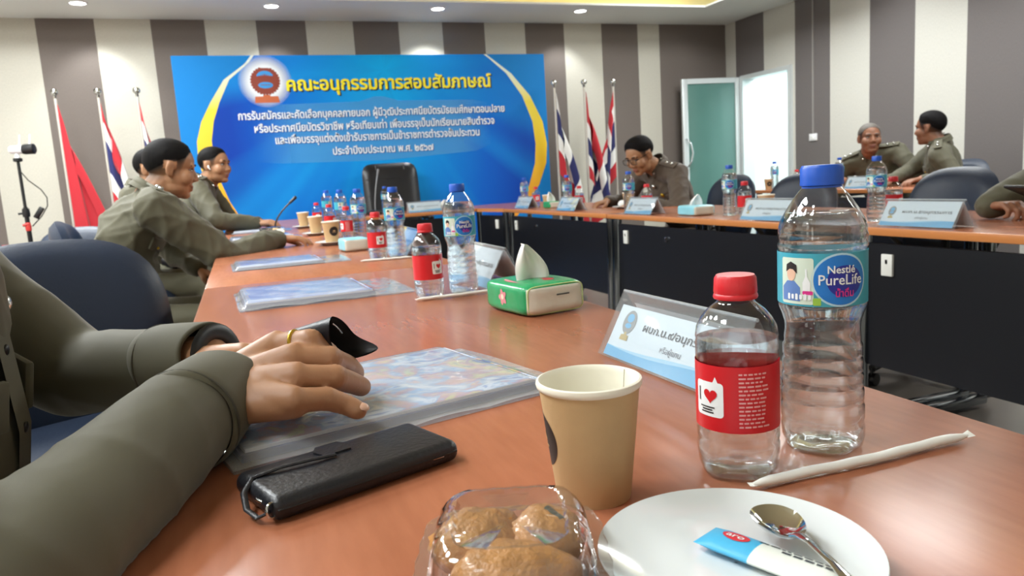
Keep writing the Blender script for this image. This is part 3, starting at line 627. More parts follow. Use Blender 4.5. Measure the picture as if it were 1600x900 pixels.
dup(ch, (-0.52, 5.36, 0), R(0), 'navy leather office chair under the officer wearing an earpiece', CG)
_c = dup(ch, (-1.02, 5.40, 0), R(-90), 'navy leather office chair whose rounded top shows below the red flag', CG); _c.scale = (1, 1, 0.93)
dup(ch, (3.08, 4.50, 0), R(182), 'navy leather office chair under the man in glasses', CG)
dup(ch, (2.78, 3.42, 0), R(186), 'empty dark office chair right behind the tall bottle cap', CG)
dup(ch, (2.78, 2.50, 0), R(176), 'empty navy office chair behind the large tent card on the flag-side table', CG)
dup(ch, (3.16, 1.50, 0), R(182), 'navy leather office chair under the officer holding a phone', CG)
dup(ch, (5.18, 4.90, 0), R(190), 'navy office chair under the grey-haired officer at the far wall', CG)
dup(ch, (5.10, 4.33, 0), R(176), 'navy office chair under the officer turned away at the far wall', CG)
office_chair('black high-backed executive chair at the head table before the banner', (1.45, 7.22, 0), R(-90), None, 0.70, 0.56, 0.865, m_bl, True)
# ------------------------------------------------------------------ bottles
ZT = 0.75
m_pet = mat_clear('bottle plastic', (252, 254, 255), 0.03, 1.7, 1.5, bump=(90, 0.15))
m_wat = mat_water('water', 0.6)
def cyl_patch(g, r, a0, a1, z0, z1, n=24, m=1):
    g.grid(lambda u, v: (r*math.cos(a0+(a1-a0)*u), r*math.sin(a0+(a1-a0)*u), z0+(z1-z0)*v), n, m)
def cyl_fn(r, a, z, dr=0.0): return lambda x, y, i=0: ((r+dr+i*0.00001)*math.cos(a+x/r), (r+dr+i*0.00001)*math.sin(a+x/r), z+y)
def cyl_blob(g, fn, outline, rings=5):
    """closed outline (list of x,y) about its middle, filled with rings so that it follows the curve"""
    o2 = []
    for i, (x, y) in enumerate(outline):
        x2, y2 = outline[(i+1) % len(outline)]; k = max(1, int(math.hypot(x2-x, y2-y)/0.0016)); o2 += [(x+(x2-x)*j/k, y+(y2-y)*j/k) for j in range(k)]
    outline = o2; n = len(outline); cx = sum(p[0] for p in outline)/n; cy = sum(p[1] for p in outline)/n
    vs = [fn(cx, cy)]
    for k in range(1, rings+1):
        t = k/rings; vs += [fn(cx+(x-cx)*t, cy+(y-cy)*t) for x, y in outline]
    fs = [(0, 1+i, 1+(i+1) % n) for i in range(n)]
    for k in range(rings-1):
        for i in range(n): j = (i+1) % n; fs.append((1+k*n+i, 1+(k+1)*n+i, 1+(k+1)*n+j, 1+k*n+j))
    g.add(vs, fs)
def oval(rx, ry, n=36, cx=0, cy=0): return [(cx+rx*math.cos(2*PI*i/n), cy+ry*math.sin(2*PI*i/n)) for i in range(n)]
def rrect(w_, h_, r, cx=0, cy=0, k=5):
    out = []
    for qx, qy, a0 in ((1, 1, 0), (-1, 1, 90), (-1, -1, 180), (1, -1, 270)):
        for i in range(k+1): a = R(a0+90*i/k); out.append((cx+qx*(w_/2-r)+r*math.cos(a), cy+qy*(h_/2-r)+r*math.sin(a)))
    return out
m_bcap = mat('blue cap', (26, 84, 190), 0.35); m_rcap = mat('red cap', (206, 36, 46), 0.35); m_lab = mat('label pale blue', (176, 216, 232), 0.35)
m_lteal = mat('label teal', (60, 162, 184), 0.35); m_lblue = mat('label blue', (18, 120, 206), 0.35); m_ldeep = mat('label deep blue', (28, 40, 150), 0.35)
m_lwh = mat('label white', (236, 242, 244), 0.35); m_pink = mat('label pink', (214, 50, 140), 0.4); m_skinp = mat('printed skin', (222, 184, 160), 0.4); m_hairp = mat('printed hair', (34, 28, 30), 0.5)
m_shirtp = mat('printed shirt', (96, 130, 190), 0.4); m_lgrn = mat('label green', (150, 196, 70), 0.4); m_lsky = mat('label pale green', (206, 222, 206), 0.4)
m_lred = mat('red label', (204, 30, 40), 0.35); m_lpk = mat('label pale red', (232, 170, 170), 0.4)
def big_bottle(label, group):
    t = thing('water_bottle', label, 'bottle', (0, 0, 0), 0, group)
    prof = [(0.020, 0.004), (0.026, 0.0), (0.030, 0.002), (0.0325, 0.010), (0.0330, 0.020), (0.0318, 0.0235), (0.0330, 0.027)]
    for k in range(5): z = 0.030+k*0.0125; prof += [(0.0330-0.0004*k, z), (0.0328-0.0004*k, z+0.008), (0.0314-0.0004*k, z+0.0105)]
    prof += [(0.0300, 0.095), (0.0292, 0.102), (0.0298, 0.108), (0.0318, 0.115), (0.0338, 0.120), (0.0345, 0.1235), (0.0338, 0.125), (0.0338, 0.166), (0.0345, 0.168), (0.0348, 0.171), (0.0336, 0.174), (0.0348, 0.178), (0.0338, 0.181), (0.0340, 0.184), (0.0318, 0.191), (0.0275, 0.199), (0.0225, 0.207), (0.0180, 0.2135), (0.0148, 0.217), (0.0138, 0.219), (0.0138, 0.222)]
    def mod(a, z):
        e = 0.0
        if z < 0.105: e = 0.012*max(0, 1-abs(z-0.055)/0.05)*math.cos(8*a)
        if z < 0.014: e += 0.05*math.cos(5*a)*(1-z/0.014)
        if 0.186 < z < 0.213: e = 0.012*math.cos(10*a)
        return 1+e
    g = G(); g.lathe(prof, 64, mod=mod, cap1=False); build('bottle_body', g, m_pet, t, sharp=70)
    wp = [(max(0.001, r-0.0009), z+0.001) for r, z in prof if z < 0.196] + [(0.0283, 0.1965)]
    g = G(); g.lathe(wp, 64, mod=mod); build('water', g, m_wat, t, sharp=60)
    g = G(); g.lathe([(0.0152, 0.2165), (0.0152, 0.218), (0.0138, 0.2185)], 32, cap0=False, cap1=False)
    ridg = lambda a, z: 1+0.012*math.cos(48*a)
    g.lathe([(0.0163, 0.2185), (0.0165, 0.220), (0.0163, 0.2215), (0.0163, 0.2225), (0.0163, 0.232), (0.0150, 0.2345), (0.0005, 0.2348)], 96, mod=lambda a, z: 1+(0.010*math.cos(48*a) if z < 0.2335 else 0)); build('cap', g, m_bcap, t)
    r = 0.0346; zc = 0.1455; h = 0.021
    g = G(); cyl_patch(g, r, -PI, PI, zc-h, zc+h, 72); lb = build('label', g, m_lteal, t)
    g = G(); cyl_blob(g, cyl_fn(r, R(-58), zc, 0.0002), rrect(0.029, 0.037, 0.002, 0, -0.001)); g.mi = 1
    cyl_blob(g, cyl_fn(r, R(-58), zc, 0.0004), [(-0.013, -0.017), (0.004, -0.017), (0.004, -0.006), (-0.001, -0.001), (-0.008, -0.001), (-0.013, -0.006)]); g.mi = 2
    cyl_blob(g, cyl_fn(r, R(-58), zc, 0.0005), oval(0.0042, 0.0062, 24, -0.004, 0.005)); g.mi = 3
    cyl_blob(g, cyl_fn(r, R(-58), zc, 0.0006), [(-0.009, 0.006), (-0.0085, 0.012), (-0.004, 0.0145), (0.001, 0.012), (0.0015, 0.005), (0.0002, 0.008), (-0.004, 0.0085), (-0.0075, 0.009)]); g.mi = 4
    cyl_blob(g, cyl_fn(r, R(-58), zc, 0.0005), [(0.006, -0.012), (0.012, -0.012), (0.012, -0.002), (0.0095, 0.003), (0.0095, 0.009), (0.0082, 0.009), (0.0082, 0.003), (0.006, -0.002)])
    g.mi = 5; cyl_blob(g, cyl_fn(r, R(-58), zc, 0.0006), rrect(0.008, 0.003, 0.001, 0.010, -0.010)); g.mi = 4
    for k in range(6): cyl_blob(g, cyl_fn(r, R(-58), zc, 0.0006), rrect(0.0022, 0.005-0.001*(k % 2), 0.0008, -0.006+k*0.0035, -0.0135), 1)
    build('portrait_print', g, [m_lsky, m_shirtp, m_skinp, m_hairp, m_lwh, m_pink], lb)
    g = G(); cyl_blob(g, cyl_fn(r, 0, zc, 0.0002), oval(0.0225, 0.0212)); g.mi = 1; cyl_blob(g, cyl_fn(r, 0, zc, 0.0004), oval(0.0208, 0.0196)); g.mi = 2; cyl_blob(g, cyl_fn(r, 0, zc-0.001, 0.0006), oval(0.014, 0.0125, 36, 0.003, 0))
    g.mi = 3; cyl_blob(g, cyl_fn(r, R(-30), zc, 0.0003), rrect(0.006, 0.006, 0.001, 0, -0.017)); build('oval_badge', g, [m_lab, m_lblue, m_ldeep, m_lgrn], lb)
    g = G(); g.text('Nestlé', cyl_fn(r, 0, zc+0.0055, 0.0009), 0.0085, bold=0.02, width=0.021); g.text('PureLife', cyl_fn(r, 0, zc-0.0035, 0.0009), 0.0115, bold=0.012, width=0.034); build('lettering', g, m_lwh, lb, smooth=False)
    g = G(); g.text('น้ำดื่ม', cyl_fn(r, R(4), zc-0.013, 0.0009), 0.008, bold=0.02, width=0.014); build('pink_lettering', g, m_pink, lb, smooth=False)
    return t
def small_bottle(label, group):
    t = thing('water_bottle', label, 'bottle', (0, 0, 0), 0, group)
    prof = [(0.018, 0.004), (0.024, 0.0), (0.0285, 0.003), (0.0305, 0.010), (0.0300, 0.016), (0.0312, 0.018), (0.0312, 0.026), (0.0302, 0.028), (0.0312, 0.031), (0.0312, 0.038), (0.0306, 0.040), (0.0306, 0.092), (0.0312, 0.094), (0.0313, 0.105), (0.0308, 0.108), (0.0312, 0.110), (0.0300, 0.117), (0.0265, 0.124), (0.0215, 0.130), (0.0165, 0.134), (0.0142, 0.136), (0.0135, 0.139)]
    mod = lambda a, z: 1+(0.05*math.cos(5*a)*(1-z/0.014) if z < 0.014 else (0.006*math.cos(12*a) if z < 0.038 else 0))
    g = G(); g.lathe(prof, 60, mod=mod, cap1=False); build('bottle_body', g, m_pet, t, sharp=70)
    wp = [(max(0.001, r-0.0009), z+0.001) for r, z in prof if z < 0.107] + [(0.0300, 0.1085)]
    g = G(); g.lathe(wp, 60, mod=mod); build('water', g, m_wat, t, sharp=60)
    g = G(); g.lathe([(0.0162, 0.1385), (0.0168, 0.140), (0.0162, 0.142), (0.0158, 0.1425), (0.0162, 0.144), (0.0156, 0.154), (0.0142, 0.1565), (0.0005, 0.157)], 90, mod=lambda a, z: 1+(0.012*math.cos(36*a) if 0.143 < z < 0.155 else 0)); build('cap', g, m_rcap, t)
    r = 0.0316; zc = 0.066; h = 0.0255
    g = G(); cyl_patch(g, r, -PI, PI, zc-h, zc+h, 72); lb = build('label', g, m_lred, t)
    g = G(); f = cyl_fn(r, 0, zc-0.001, 0.0002); cyl_blob(g, f, rrect(0.026, 0.027, 0.003)); cyl_blob(g, f, [(0.004, 0.0128), (0.009, 0.0128), (0.0065, 0.018)], 2); build('speech_bubble', g, m_lwh, lb)
    g = G(); pts = []
    for i in range(40):
        q = 2*PI*i/40; pts.append((16*math.sin(q)**3*0.00038+0.002, (13*math.cos(q)-5*math.cos(2*q)-2*math.cos(3*q)-math.cos(4*q))*0.00038+0.003))
    cyl_blob(g, cyl_fn(r, 0, zc-0.001, 0.0005), pts); build('heart', g, m_lred, lb)
    g = G(); f = cyl_fn(r, 0, zc-0.001, 0.0005); cyl_blob(g, f, rrect(0.0012, 0.011, 0.0004, -0.009, 0.003), 1)
    for k, (w_, yy) in enumerate(((0.014, -0.0062), (0.010, -0.0082), (0.012, -0.0102))): cyl_blob(g, f, rrect(w_, 0.0011, 0.0004, -0.001, yy), 1)
    build('bubble_lettering', g, m_hairp, lb)
    g = G(); rn = random.Random(4)
    for k in range(14):
        f = cyl_fn(r, R(62), zc+0.020-k*0.0031, 0.0003); x = -0.010
        while x < 0.009: w_ = rn.uniform(0.002, 0.0055); cyl_blob(g, f, rrect(w_, 0.0013, 0.0004, x+w_/2, 0), 1); x += w_+0.0009
    build('small_print', g, m_lpk, lb)
    return t
def face_cam(x, y, off=0): return math.atan2(-y, -x)+R(off)
GB, GS = 'tall water bottles with blue caps', 'small water bottles with red caps'
bb = big_bottle('tall clear water bottle with a blue cap standing close to the camera', GB); bx, by = 0.443, 0.484; bb.location = (bx, by, ZT); bb.rotation_euler.z = face_cam(bx, by, 24)
sb = small_bottle('small red-labelled water bottle standing close beside the kraft cup', GS); sx, sy = 0.349, 0.472; sb.location = (sx, sy, ZT); sb.rotation_euler.z = face_cam(sx, sy, -42)
for (x, y, off, lb) in ((0.442, 1.553, 18, 'tall blue-capped bottle just behind the green tissue pack'), (0.487, 2.50, 30, 'tall blue-capped bottle just past the table seam, in front of the black executive chair'),
        (0.505, 3.42, 20, 'tall blue-capped bottle in front of the smiling officer, beside the cup with a black badge'), (0.535, 4.28, 60, 'tall blue-capped bottle second from the corner in the officers\' row'), (0.545, 5.05, 100, 'tall blue-capped bottle at the end of the officers\' row'),
        (1.22, 6.62, 40, 'tall water bottle on the head table against the black chair'),
        (2.19, 5.70, 0, 'tall water bottle on the corner table against the gold swoosh'), (2.16, 4.79, 0, 'tall water bottle standing below the door-side flags'), (2.17, 3.93, 0, 'tall water bottle in front of the man in glasses'),
        (2.16, 2.95, 0, 'tall blue-capped bottle in front of the green glass door'), (2.17, 2.10, 15, 'tall blue-capped bottle beside the large tent card, in front of the talking officers'),
        (4.36, 5.32, 0, 'tall water bottle on the far table against the bright doorway'), (4.40, 4.62, 0, 'tall water bottle on the far table by the grey-haired officer')):
    dup(bb, (x, y, ZT), face_cam(x, y, off), lb)
for (x, y, off, lb) in ((0.361, 1.535, 40, 'small red-labelled bottle beside the straw near the green tissue pack'), (0.417, 2.47, 20, 'small red-labelled bottle just past the table seam'),
        (0.468, 3.56, -60, 'small red-labelled bottle just behind the cup with a black badge'), (0.478, 4.36, 60, 'small red-labelled bottle middle of the three in the officers\' row'), (0.492, 5.22, 10, 'small red-labelled bottle at the end of the officers\' row'),
        (2.24, 5.58, 20, 'small red-capped bottle on the corner table by the gold swoosh'), (2.19, 4.66, 20, 'small red-capped bottle standing below the door-side flags'), (2.19, 3.76, 20, 'small red-capped bottle in front of the chest of the man in glasses'),
        (2.19, 2.88, 30, 'small red-capped bottle in front of the green glass door'), (2.26, 2.11, 60, 'small red-capped bottle behind the large tent card'), (4.44, 5.14, 0, 'small bottle on the far table against the bright doorway')):
    dup(sb, (x, y, ZT), face_cam(x, y, off), lb)

# ------------------------------------------------------------------ paper cups
m_kraft = mat('kraft paper', (192, 160, 116), 0.75, var=(60, 0.06), bump=(200, 0.1)); m_cin = mat('cup white', (236, 232, 216), 0.6); m_badge = mat('badge black', (24, 20, 16), 0.5)
def cup(label, group):
    t = thing('paper_cup', label, 'cup', (0, 0, 0), 0, group); H = 0.0905
    g = G(); g.lathe([(0.0265, 0.003), (0.0268, 0.0), (0.0275, 0.0), (0.0282, 0.004), (0.0372, H-0.004)], 56, cap0=False, cap1=False); g.lathe([(0.001, 0.004), (0.0265, 0.004)], 56, cap0=False, cap1=False); build('kraft_wall', g, m_kraft, t)
    g = G(); g.lathe([(0.0368, H-0.006), (0.0388, H-0.0045), (0.0394, H-0.002), (0.0388, H), (0.0372, H+0.0006), (0.0360, H-0.0008), (0.0355, H-0.004), (0.027, 0.006), (0.001, 0.006)], 56, cap0=False, cap1=False); g.mi = 0
    build('white_lining', g, m_cin, t)
    g = G(); rr = lambda z: 0.0282+(0.0372-0.0282)*(z-0.004)/(H-0.008)+0.00015
    fn = lambda x, y, i=0: ((rr(0.047+y)+i*0.00002)*math.cos(x/0.0325), (rr(0.047+y)+i*0.00002)*math.sin(x/0.0325), 0.047+y)
    cyl_blob(g, fn, oval(0.0205, 0.0205, 40), 5); lg = build('round_badge', g, m_badge, t)
    g = G(); fn2 = lambda x, y, i=0: tuple(Vector(fn(x, y))*1.0+Vector((math.cos(x/0.0325), math.sin(x/0.0325), 0))*0.0003)
    cyl_blob(g, fn2, oval(0.006, 0.0028, 20, 0, 0.002), 3); cyl_blob(g, fn2, rrect(0.016, 0.0016, 0.0006, 0, -0.004), 2); build('badge_lettering', g, m_kraft, lg)
    g = G(); q = R(215); g.tube([(0.0358*math.cos(q), 0.0358*math.sin(q), 0.09), (0.0272*math.cos(q), 0.0272*math.sin(q), 0.008)], 0.00035, 6); build('paper_seam', g, mat('seam grey', (170, 164, 148), 0.7), t)
    return t
GC = 'kraft paper cups'
c0 = cup('brown kraft paper cup standing close to the camera between the folder and plate', GC); c0.location = (0.228, 0.485, ZT); c0.rotation_euler.z = face_cam(0.2215, 0.487, -86)
SAUC = 0.0125
for (x, y, z, off, lb) in ((0.366, 3.33, ZT+SAUC, 22, 'kraft cup with a black round badge on a saucer by the watch hand'), (0.375, 4.13, ZT+SAUC, 160, 'kraft cup second along the officers\' row, just behind the badge cup'), (0.385, 5.05, ZT+SAUC, 160, 'kraft cup at the end of the officers\' row by the booklet stack'),
        (2.27, 5.42, ZT, 150, 'kraft cup on the corner table beside a small green tissue pack'), (2.31, 4.19, ZT+SAUC, 150, 'kraft cup on the white plate by the writing man'), (2.27, 2.83, ZT, 150, 'kraft cup behind the tent card in front of the empty dark chair'), (4.33, 5.42-0.06, ZT, 10, 'kraft cup on the far table beside the doorway')):
    dup(c0, (x, y, z), face_cam(x, y, off), lb)
# ------------------------------------------------------------------ plates and saucers
m_cer = mat('white ceramic', (212, 218, 219), 0.12, coat=0.3)
def plate(label, cat, loc, r, group, h=0.018, nm='dinner_plate'):
    g = G(); k = r/0.096
    g.lathe([(0.045*k, 0.003), (0.050*k, 0.0), (0.054*k, 0.0015), (0.060*k, 0.006), (0.078*k, 0.010+h*0.1), (0.0945*k, h-0.002), (0.096*k, h-0.0005), (0.0955*k, h+0.0005), (0.090*k, h-0.0015), (0.072*k, 0.0105), (0.058*k, 0.0085), (0.050*k, 0.0078), (0.001, 0.0075)], 80, cap1=False)
    o = build(nm, g, m_cer, None, loc=loc); return tag(o, label, cat, group)
plate('round white plate holding a teaspoon and a sugar stick', 'plate', (0.252, 0.345, ZT), 0.081, 'white plates')
GSA = 'white saucers under cups'
sc0 = plate('white saucer under the cup with a black badge', 'saucer', (0.366, 3.33, ZT), 0.075, GSA, 0.016, 'saucer')
for loc, lb in (((0.375, 4.13, ZT), 'white saucer under the second cup of the officers\' row'), ((0.385, 5.05, ZT), 'white saucer under the last cup of the officers\' row'), ((2.33, 4.24, ZT), 'white plate of crumpled tissue by the writing man')):
    o = sc0.copy(); COL.objects.link(o); o.location = loc; o['label'] = lb
    if loc[0] > 2: o.scale = (1.35, 1.35, 1.0)
def crumple(label, loc, r, seed, group=None):
    g = G(); g.ell((0, 0, r*0.55), (r, r*0.8, r*0.6), 24); rn = np.random.RandomState(seed)
    k = rn.normal(size=(6, 3))*1.6/r; ph = rn.uniform(0, 6, 6); V = np.array(g.v); d = sum(np.abs(np.sin(V @ k[i]+ph[i])) for i in range(6))/6
    c = np.array([0, 0, r*0.55]); V = c+(V-c)*(0.75+0.5*d)[:, None]; V[:, 2] = np.maximum(V[:, 2], 0.0005); g.v = [tuple(p) for p in V]
    o = build('crumpled_tissue', g, mat('tissue paper', (240, 240, 238), 0.9), None, loc=loc, sharp=30); return tag(o, label, 'tissue', group)
crumple('crumpled white tissue on the plate by the writing man', (2.33, 4.30, ZT+0.010), 0.035, 3)
# spoon
t = thing('teaspoon', 'shiny steel teaspoon lying on the white plate across the sugar stick', 'spoon', (0.286, 0.349, ZT+0.0265), math.atan2(-0.066, -0.017))
m_ss = mat('polished steel', (205, 208, 210), 0.06, 1.0)
g = G()
def bowl(u, v):
    a = 2*PI*u; rr = v; L = 0.0235 if math.cos(a) > 0 else 0.021
    return (L*rr*math.cos(a), 0.0145*rr*math.sin(a)*(1-0.15*math.cos(a)), -0.0075*(1-rr*rr)-0.001)
g.grid(bowl, 40, 10); g.grid(lambda u, v: tuple(Vector(bowl(1-u, v))+Vector((0, 0, -0.0012*(1.0 if v < 0.99 else 0)))), 40, 10); build('bowl', g, m_ss, t, smooth=True)
g = G(); g.tube([(0.020, 0, -0.0015), (0.027, 0, 0.002), (0.040, 0, 0.004), (0.065, 0, 0.0045), (0.095, 0, 0.001), (0.106, 0, -0.002)], [0.0050, 0.0036, 0.0024, 0.0026, 0.0048, 0.0042], 10, flat=0.35, up=(0, 0, 1)); build('handle', g, m_ss, t)
# sugar stick
P0, P1 = Vector((0.249, 0.372)), Vector((0.278, 0.299)); d = P1-P0
t = thing('sugar_stick', 'blue and white paper sugar stick lying on the plate under the spoon', 'sugar', (P0.x, P0.y, ZT+0.0085), math.atan2(d.y, d.x))
Lg = d.length+0.012
def stick(u, v, a=0, b=1):
    x = Lg*(a+(b-a)*u); e = min(x, Lg-x); th = 0.0048*min(1, e/0.012)**0.6; q = 2*PI*v; return (x, 0.0125*math.cos(q), 0.0052+th*math.sin(q)*abs(math.sin(q))**0.2)
g = G(); g.grid(lambda u, v: stick(u, v, 0, 0.40), 12, 28); build('blue_end', g, mat('sachet blue', (70, 172, 216), 0.5, bump=(150, 0.2)), t)
g = G(); g.grid(lambda u, v: stick(u, v, 0.40, 1), 16, 28); build('white_paper', g, mat('sachet white', (224, 228, 220), 0.55, bump=(150, 0.2)), t)
g = G(); top = lambda x, y, i=0: (x, y, 0.0052+0.0048*math.sqrt(max(0, 1-(y/0.0125)**2))**1.2+0.0003+i*0.00003)
cyl_blob(g, lambda x, y, i=0: top(0.021+x, y+0.002), oval(0.0088, 0.0050, 28), 4); lgo = build('red_oval', g, mat('sachet red', (206, 52, 62), 0.5), t)
g = G(); g.text('aro', lambda x, y, i=0: tuple(Vector(top(0.021+x, y-0.0005))+Vector((0, 0, 0.0004))), 0.0068, bold=0.015, width=0.0115); build('lettering', g, m_lwh, lgo, smooth=False)
g = G(); rn = random.Random(2); x = 0.034
while x < 0.074:
    w_ = rn.uniform(0.002, 0.006); g.add([top(x, 0.0055), top(x+w_, 0.0055), top(x+w_, 0.0072), top(x, 0.0072)], [(0, 1, 2, 3)]); x += w_+0.0012
x = 0.050
while x < 0.078:
    w_ = rn.uniform(0.003, 0.007); g.add([top(x, 0.0015), top(x+w_, 0.0015), top(x+w_, 0.0038), top(x, 0.0038)], [(0, 1, 2, 3)]); x += w_+0.0014
build('small_print', g, mat('sachet print', (60, 64, 70), 0.6), t, smooth=False)
# ------------------------------------------------------------------ straws
m_strw = mat('straw paper', (232, 232, 226), 0.7)
def straw(label, a, b, r=0.0042):
    a, b = Vector(a), Vector(b); d = b-a; L = d.length
    t = thing('wrapped_straw', label, 'straw', (a.x, a.y, ZT+r+0.0006), math.atan2(d.y, d.x), 'paper-wrapped drinking straws')
    g = G(); n = 26; pts, rs = [], []
    for i in range(n+1):
        u = i/n; pts.append((L*u, 0.0012*math.sin(u*9), 0.0003*math.sin(u*31))); rs.append(r*(0.45 if i in (0, n) else (0.8 if i in (1, n-1) else 1.0)))
    g.tube(pts, rs, 12, flat=0.9, up=(0, 0, 1)); build('paper_sleeve', g, m_strw, t)
    g = G(); g.add([(L-0.002, -0.0028, -0.0005), (L+0.005, -0.0036, 0.0), (L+0.0045, 0.0034, 0.003), (L-0.002, 0.0028, 0.001)], [(0, 1, 2, 3)]); g.add([(0.002, -0.0028, 0), (-0.004, -0.0025, 0.0008), (-0.003, 0.003, 0.0015), (0.002, 0.0028, 0.0006)], [(3, 2, 1, 0)])
    build('twisted_end', g, m_strw, t, smooth=False); return t
straw('white paper-wrapped straw beside the plate rim and near bottles', (0.333, 0.434), (0.546, 0.432))
straw('white paper-wrapped straw lying between the second document pack and the green tissue pack', (0.322, 1.492), (0.492, 1.497), 0.004)
straw('white paper-wrapped straw lying just past the table seam', (0.352, 2.42), (0.512, 2.40), 0.004)
straw('white paper-wrapped straw beside the bottles by the badge cup', (0.42, 3.28), (0.56, 3.30), 0.004)
# ------------------------------------------------------------------ document packs
m_film = mat_clear('plastic sleeve', (238, 243, 248), 0.10, 1.0, 1.5, bump=(26, 0.5), haze=0.25)
def cover_mat(name, cols, scale, seed):
    m = mat(name, cols[0], 0.4); nt, b, N, L = nodes_of(m)
    tc = N('ShaderNodeTexCoord'); mp = N('ShaderNodeMapping'); mp.inputs['Location'].default_value = (seed, seed*2, 0); L(tc.outputs['Object'], mp.inputs[0])
    n = N('ShaderNodeTexNoise'); n.inputs['Scale'].default_value = scale; n.inputs['Detail'].default_value = 4; n.inputs['Distortion'].default_value = 1.5; L(mp.outputs[0], n.inputs['Vector'])
    rp = N('ShaderNodeValToRGB'); rp.color_ramp.interpolation = 'EASE'; el = rp.color_ramp.elements
    el[0].position = 0.25; el[0].color = lin(cols[0]); el[1].position = 0.75; el[1].color = lin(cols[-1])
    for i, c in enumerate(cols[1:-1]): k = el.new(0.25+0.5*(i+1)/(len(cols)-1)); k.color = lin(c)
    L(n.outputs['Fac'], rp.inputs[0]); L(rp.outputs[0], b.inputs['Base Color']); return m
m_cov = cover_mat('booklet cover', [(70, 92, 150), (110, 140, 192), (214, 220, 228), (146, 176, 210), (198, 150, 156), (206, 198, 140), (84, 104, 160)], 16, 3)
m_cov2 = cover_mat('booklet cover plain', [(92, 110, 158), (124, 142, 186), (176, 188, 214), (100, 118, 166)], 9, 1)
m_navyb = mat('navy booklet edge', (44, 58, 110), 0.5); m_pg = mat('paper white', (226, 230, 234), 0.7)
def docpack(label, c, rz, L_, W_, th, fill, seed, cover):
    """clear sleeve L_ x W_ with a booklet filling its first part"""
    t = thing('document_pack', label, 'document pack', (c[0], c[1], ZT), rz, 'plastic-sleeved document packs')
    bl, bw = L_*fill, W_*0.86
    g = G(); g.box((0, 0, 0), (bl, bw, th*0.52), bev=0.0012); bk = build('booklet', g, m_navyb, t, smooth=False); bk.location = (-(L_-bl)/2+0.012, 0.002, th*0.27+0.001)
    g = G(); g.box((0, 0, 0), (bl*0.97, bw*0.985, th*0.28), bev=0.0008); pk = build('paper_stack', g, [m_pg, cover], t, smooth=False); pk.location = (-(L_-bl)/2+0.011, 0.003, th*0.69)
    for p in pk.data.polygons: p.material_index = 1 if p.normal.z > 0.9 else 0
    rn = np.random.RandomState(seed); kx = rn.uniform(20, 50, 4); ky = rn.uniform(15, 40, 4); ph = rn.uniform(0, 6, 4); am = rn.uniform(0.4, 1.2, 4)*0.0007
    def film(u, v, up):
        x, y = (u-0.5)*L_, (v-0.5)*W_
        inx = min(max((x-(-L_/2+0.012)+0.004)/0.010, 0), 1)*min(max((-L_/2+0.012+bl-x+0.010)/0.030, 0), 1); iny = min(max((bw/2-abs(y)+0.010)/0.012, 0), 1)
        k = inx*iny; wr = sum(am[i]*math.sin(kx[i]*x+ky[i]*y+ph[i]) for i in range(4))
        if up: z = 0.0026+k*(th*0.93)+(abs(wr)*1.5+0.003*(1-k)*math.sin(PI*v)**0.5)*(0.4+0.6*(1-k))
        else: z = 0.0004
        return (x*(1+0.004*math.sin(7*v)), y*(1+0.006*math.sin(5*u)), z)
    g = G(); g.grid(lambda u, v: film(u, v, True), 70, 44); g.grid(lambda u, v: film(1-u, v, False), 4, 4); build('plastic_sleeve', g, m_film, t, smooth=True)
    return t
docpack('thick plastic-sleeved pack with a colourful cover, lying under the officer\'s hand', (0.122, 0.838), R(13.5), 0.375, 0.265, 0.016, 0.90, 1, m_cov)
docpack('plastic-sleeved pack of blue booklets lying in front of the empty navy chair', (0.158, 1.775), R(2.5), 0.375, 0.300, 0.017, 0.74, 2, m_cov2)
docpack('plastic-sleeved pack of blue booklets just past the table seam', (0.142, 2.635), R(2), 0.375, 0.255, 0.014, 0.74, 3, m_cov2)
docpack('plastic-sleeved dark pack behind the watch hand, by the second saucer', (0.11, 4.16), R(4), 0.36, 0.25, 0.022, 0.86, 4, m_cov2)
docpack('plastic-sleeved pack at the end of the officers\' row by the earpiece man', (0.12, 5.02), R(-2), 0.36, 0.25, 0.018, 0.86, 5, m_cov2)
# ------------------------------------------------------------------ phone wallet with strap
t = thing('phone_wallet', 'black leather phone wallet with wrist strap lying in front of the document pack', 'phone case', (0.0645, 0.6105, ZT), R(19.5))
m_wl = mat('black case leather', (22, 24, 30), 0.38, bump=(220, 0.3))
g = G(); g.box((0, 0, 0.010), (0.168, 0.082, 0.019), bev=0.0085, seg=5); build('case_body', g, m_wl, t)
g = G(); g.box((0, 0.0, 0.0105), (0.160, 0.0835, 0.0022), bev=0.001); build('page_gap', g, mat('case seam', (8, 8, 10), 0.5), t)
g = G(); g.prism([(-0.012, 0.0), (-0.016, 0.014), (-0.010, 0.024), (0.010, 0.024), (0.016, 0.014), (0.012, 0.0)], 0.0018, Matrix.Translation((-0.005, 0.012, 0.0194))); build('closing_tab', g, m_wl, t, sharp=60)
g = G(); g.tube([(-0.010, 0.006, 0.0215), (-0.030, 0.008, 0.0225), (-0.055, 0.012, 0.0225), (-0.078, 0.014, 0.020), (-0.089, 0.004, 0.014), (-0.093, -0.012, 0.007), (-0.091, -0.028, 0.005), (-0.085, -0.036, 0.010)], 0.0026, 8, flat=0.5, up=(0, 0, 1)); build('wrist_strap', g, m_wl, t)
g = G(); M_ = Matrix.Translation((-0.083, -0.0365, 0.011)) @ Matrix.Rotation(R(80), 4, 'X') @ Matrix.Rotation(R(25), 4, 'Y'); g.tube([tuple(M_ @ Vector((0.0052*math.cos(2*PI*k/20), 0.0052*math.sin(2*PI*k/20), 0))) for k in range(20)], 0.0011, 8, closed=True); build('metal_ring', g, m_ss, t)
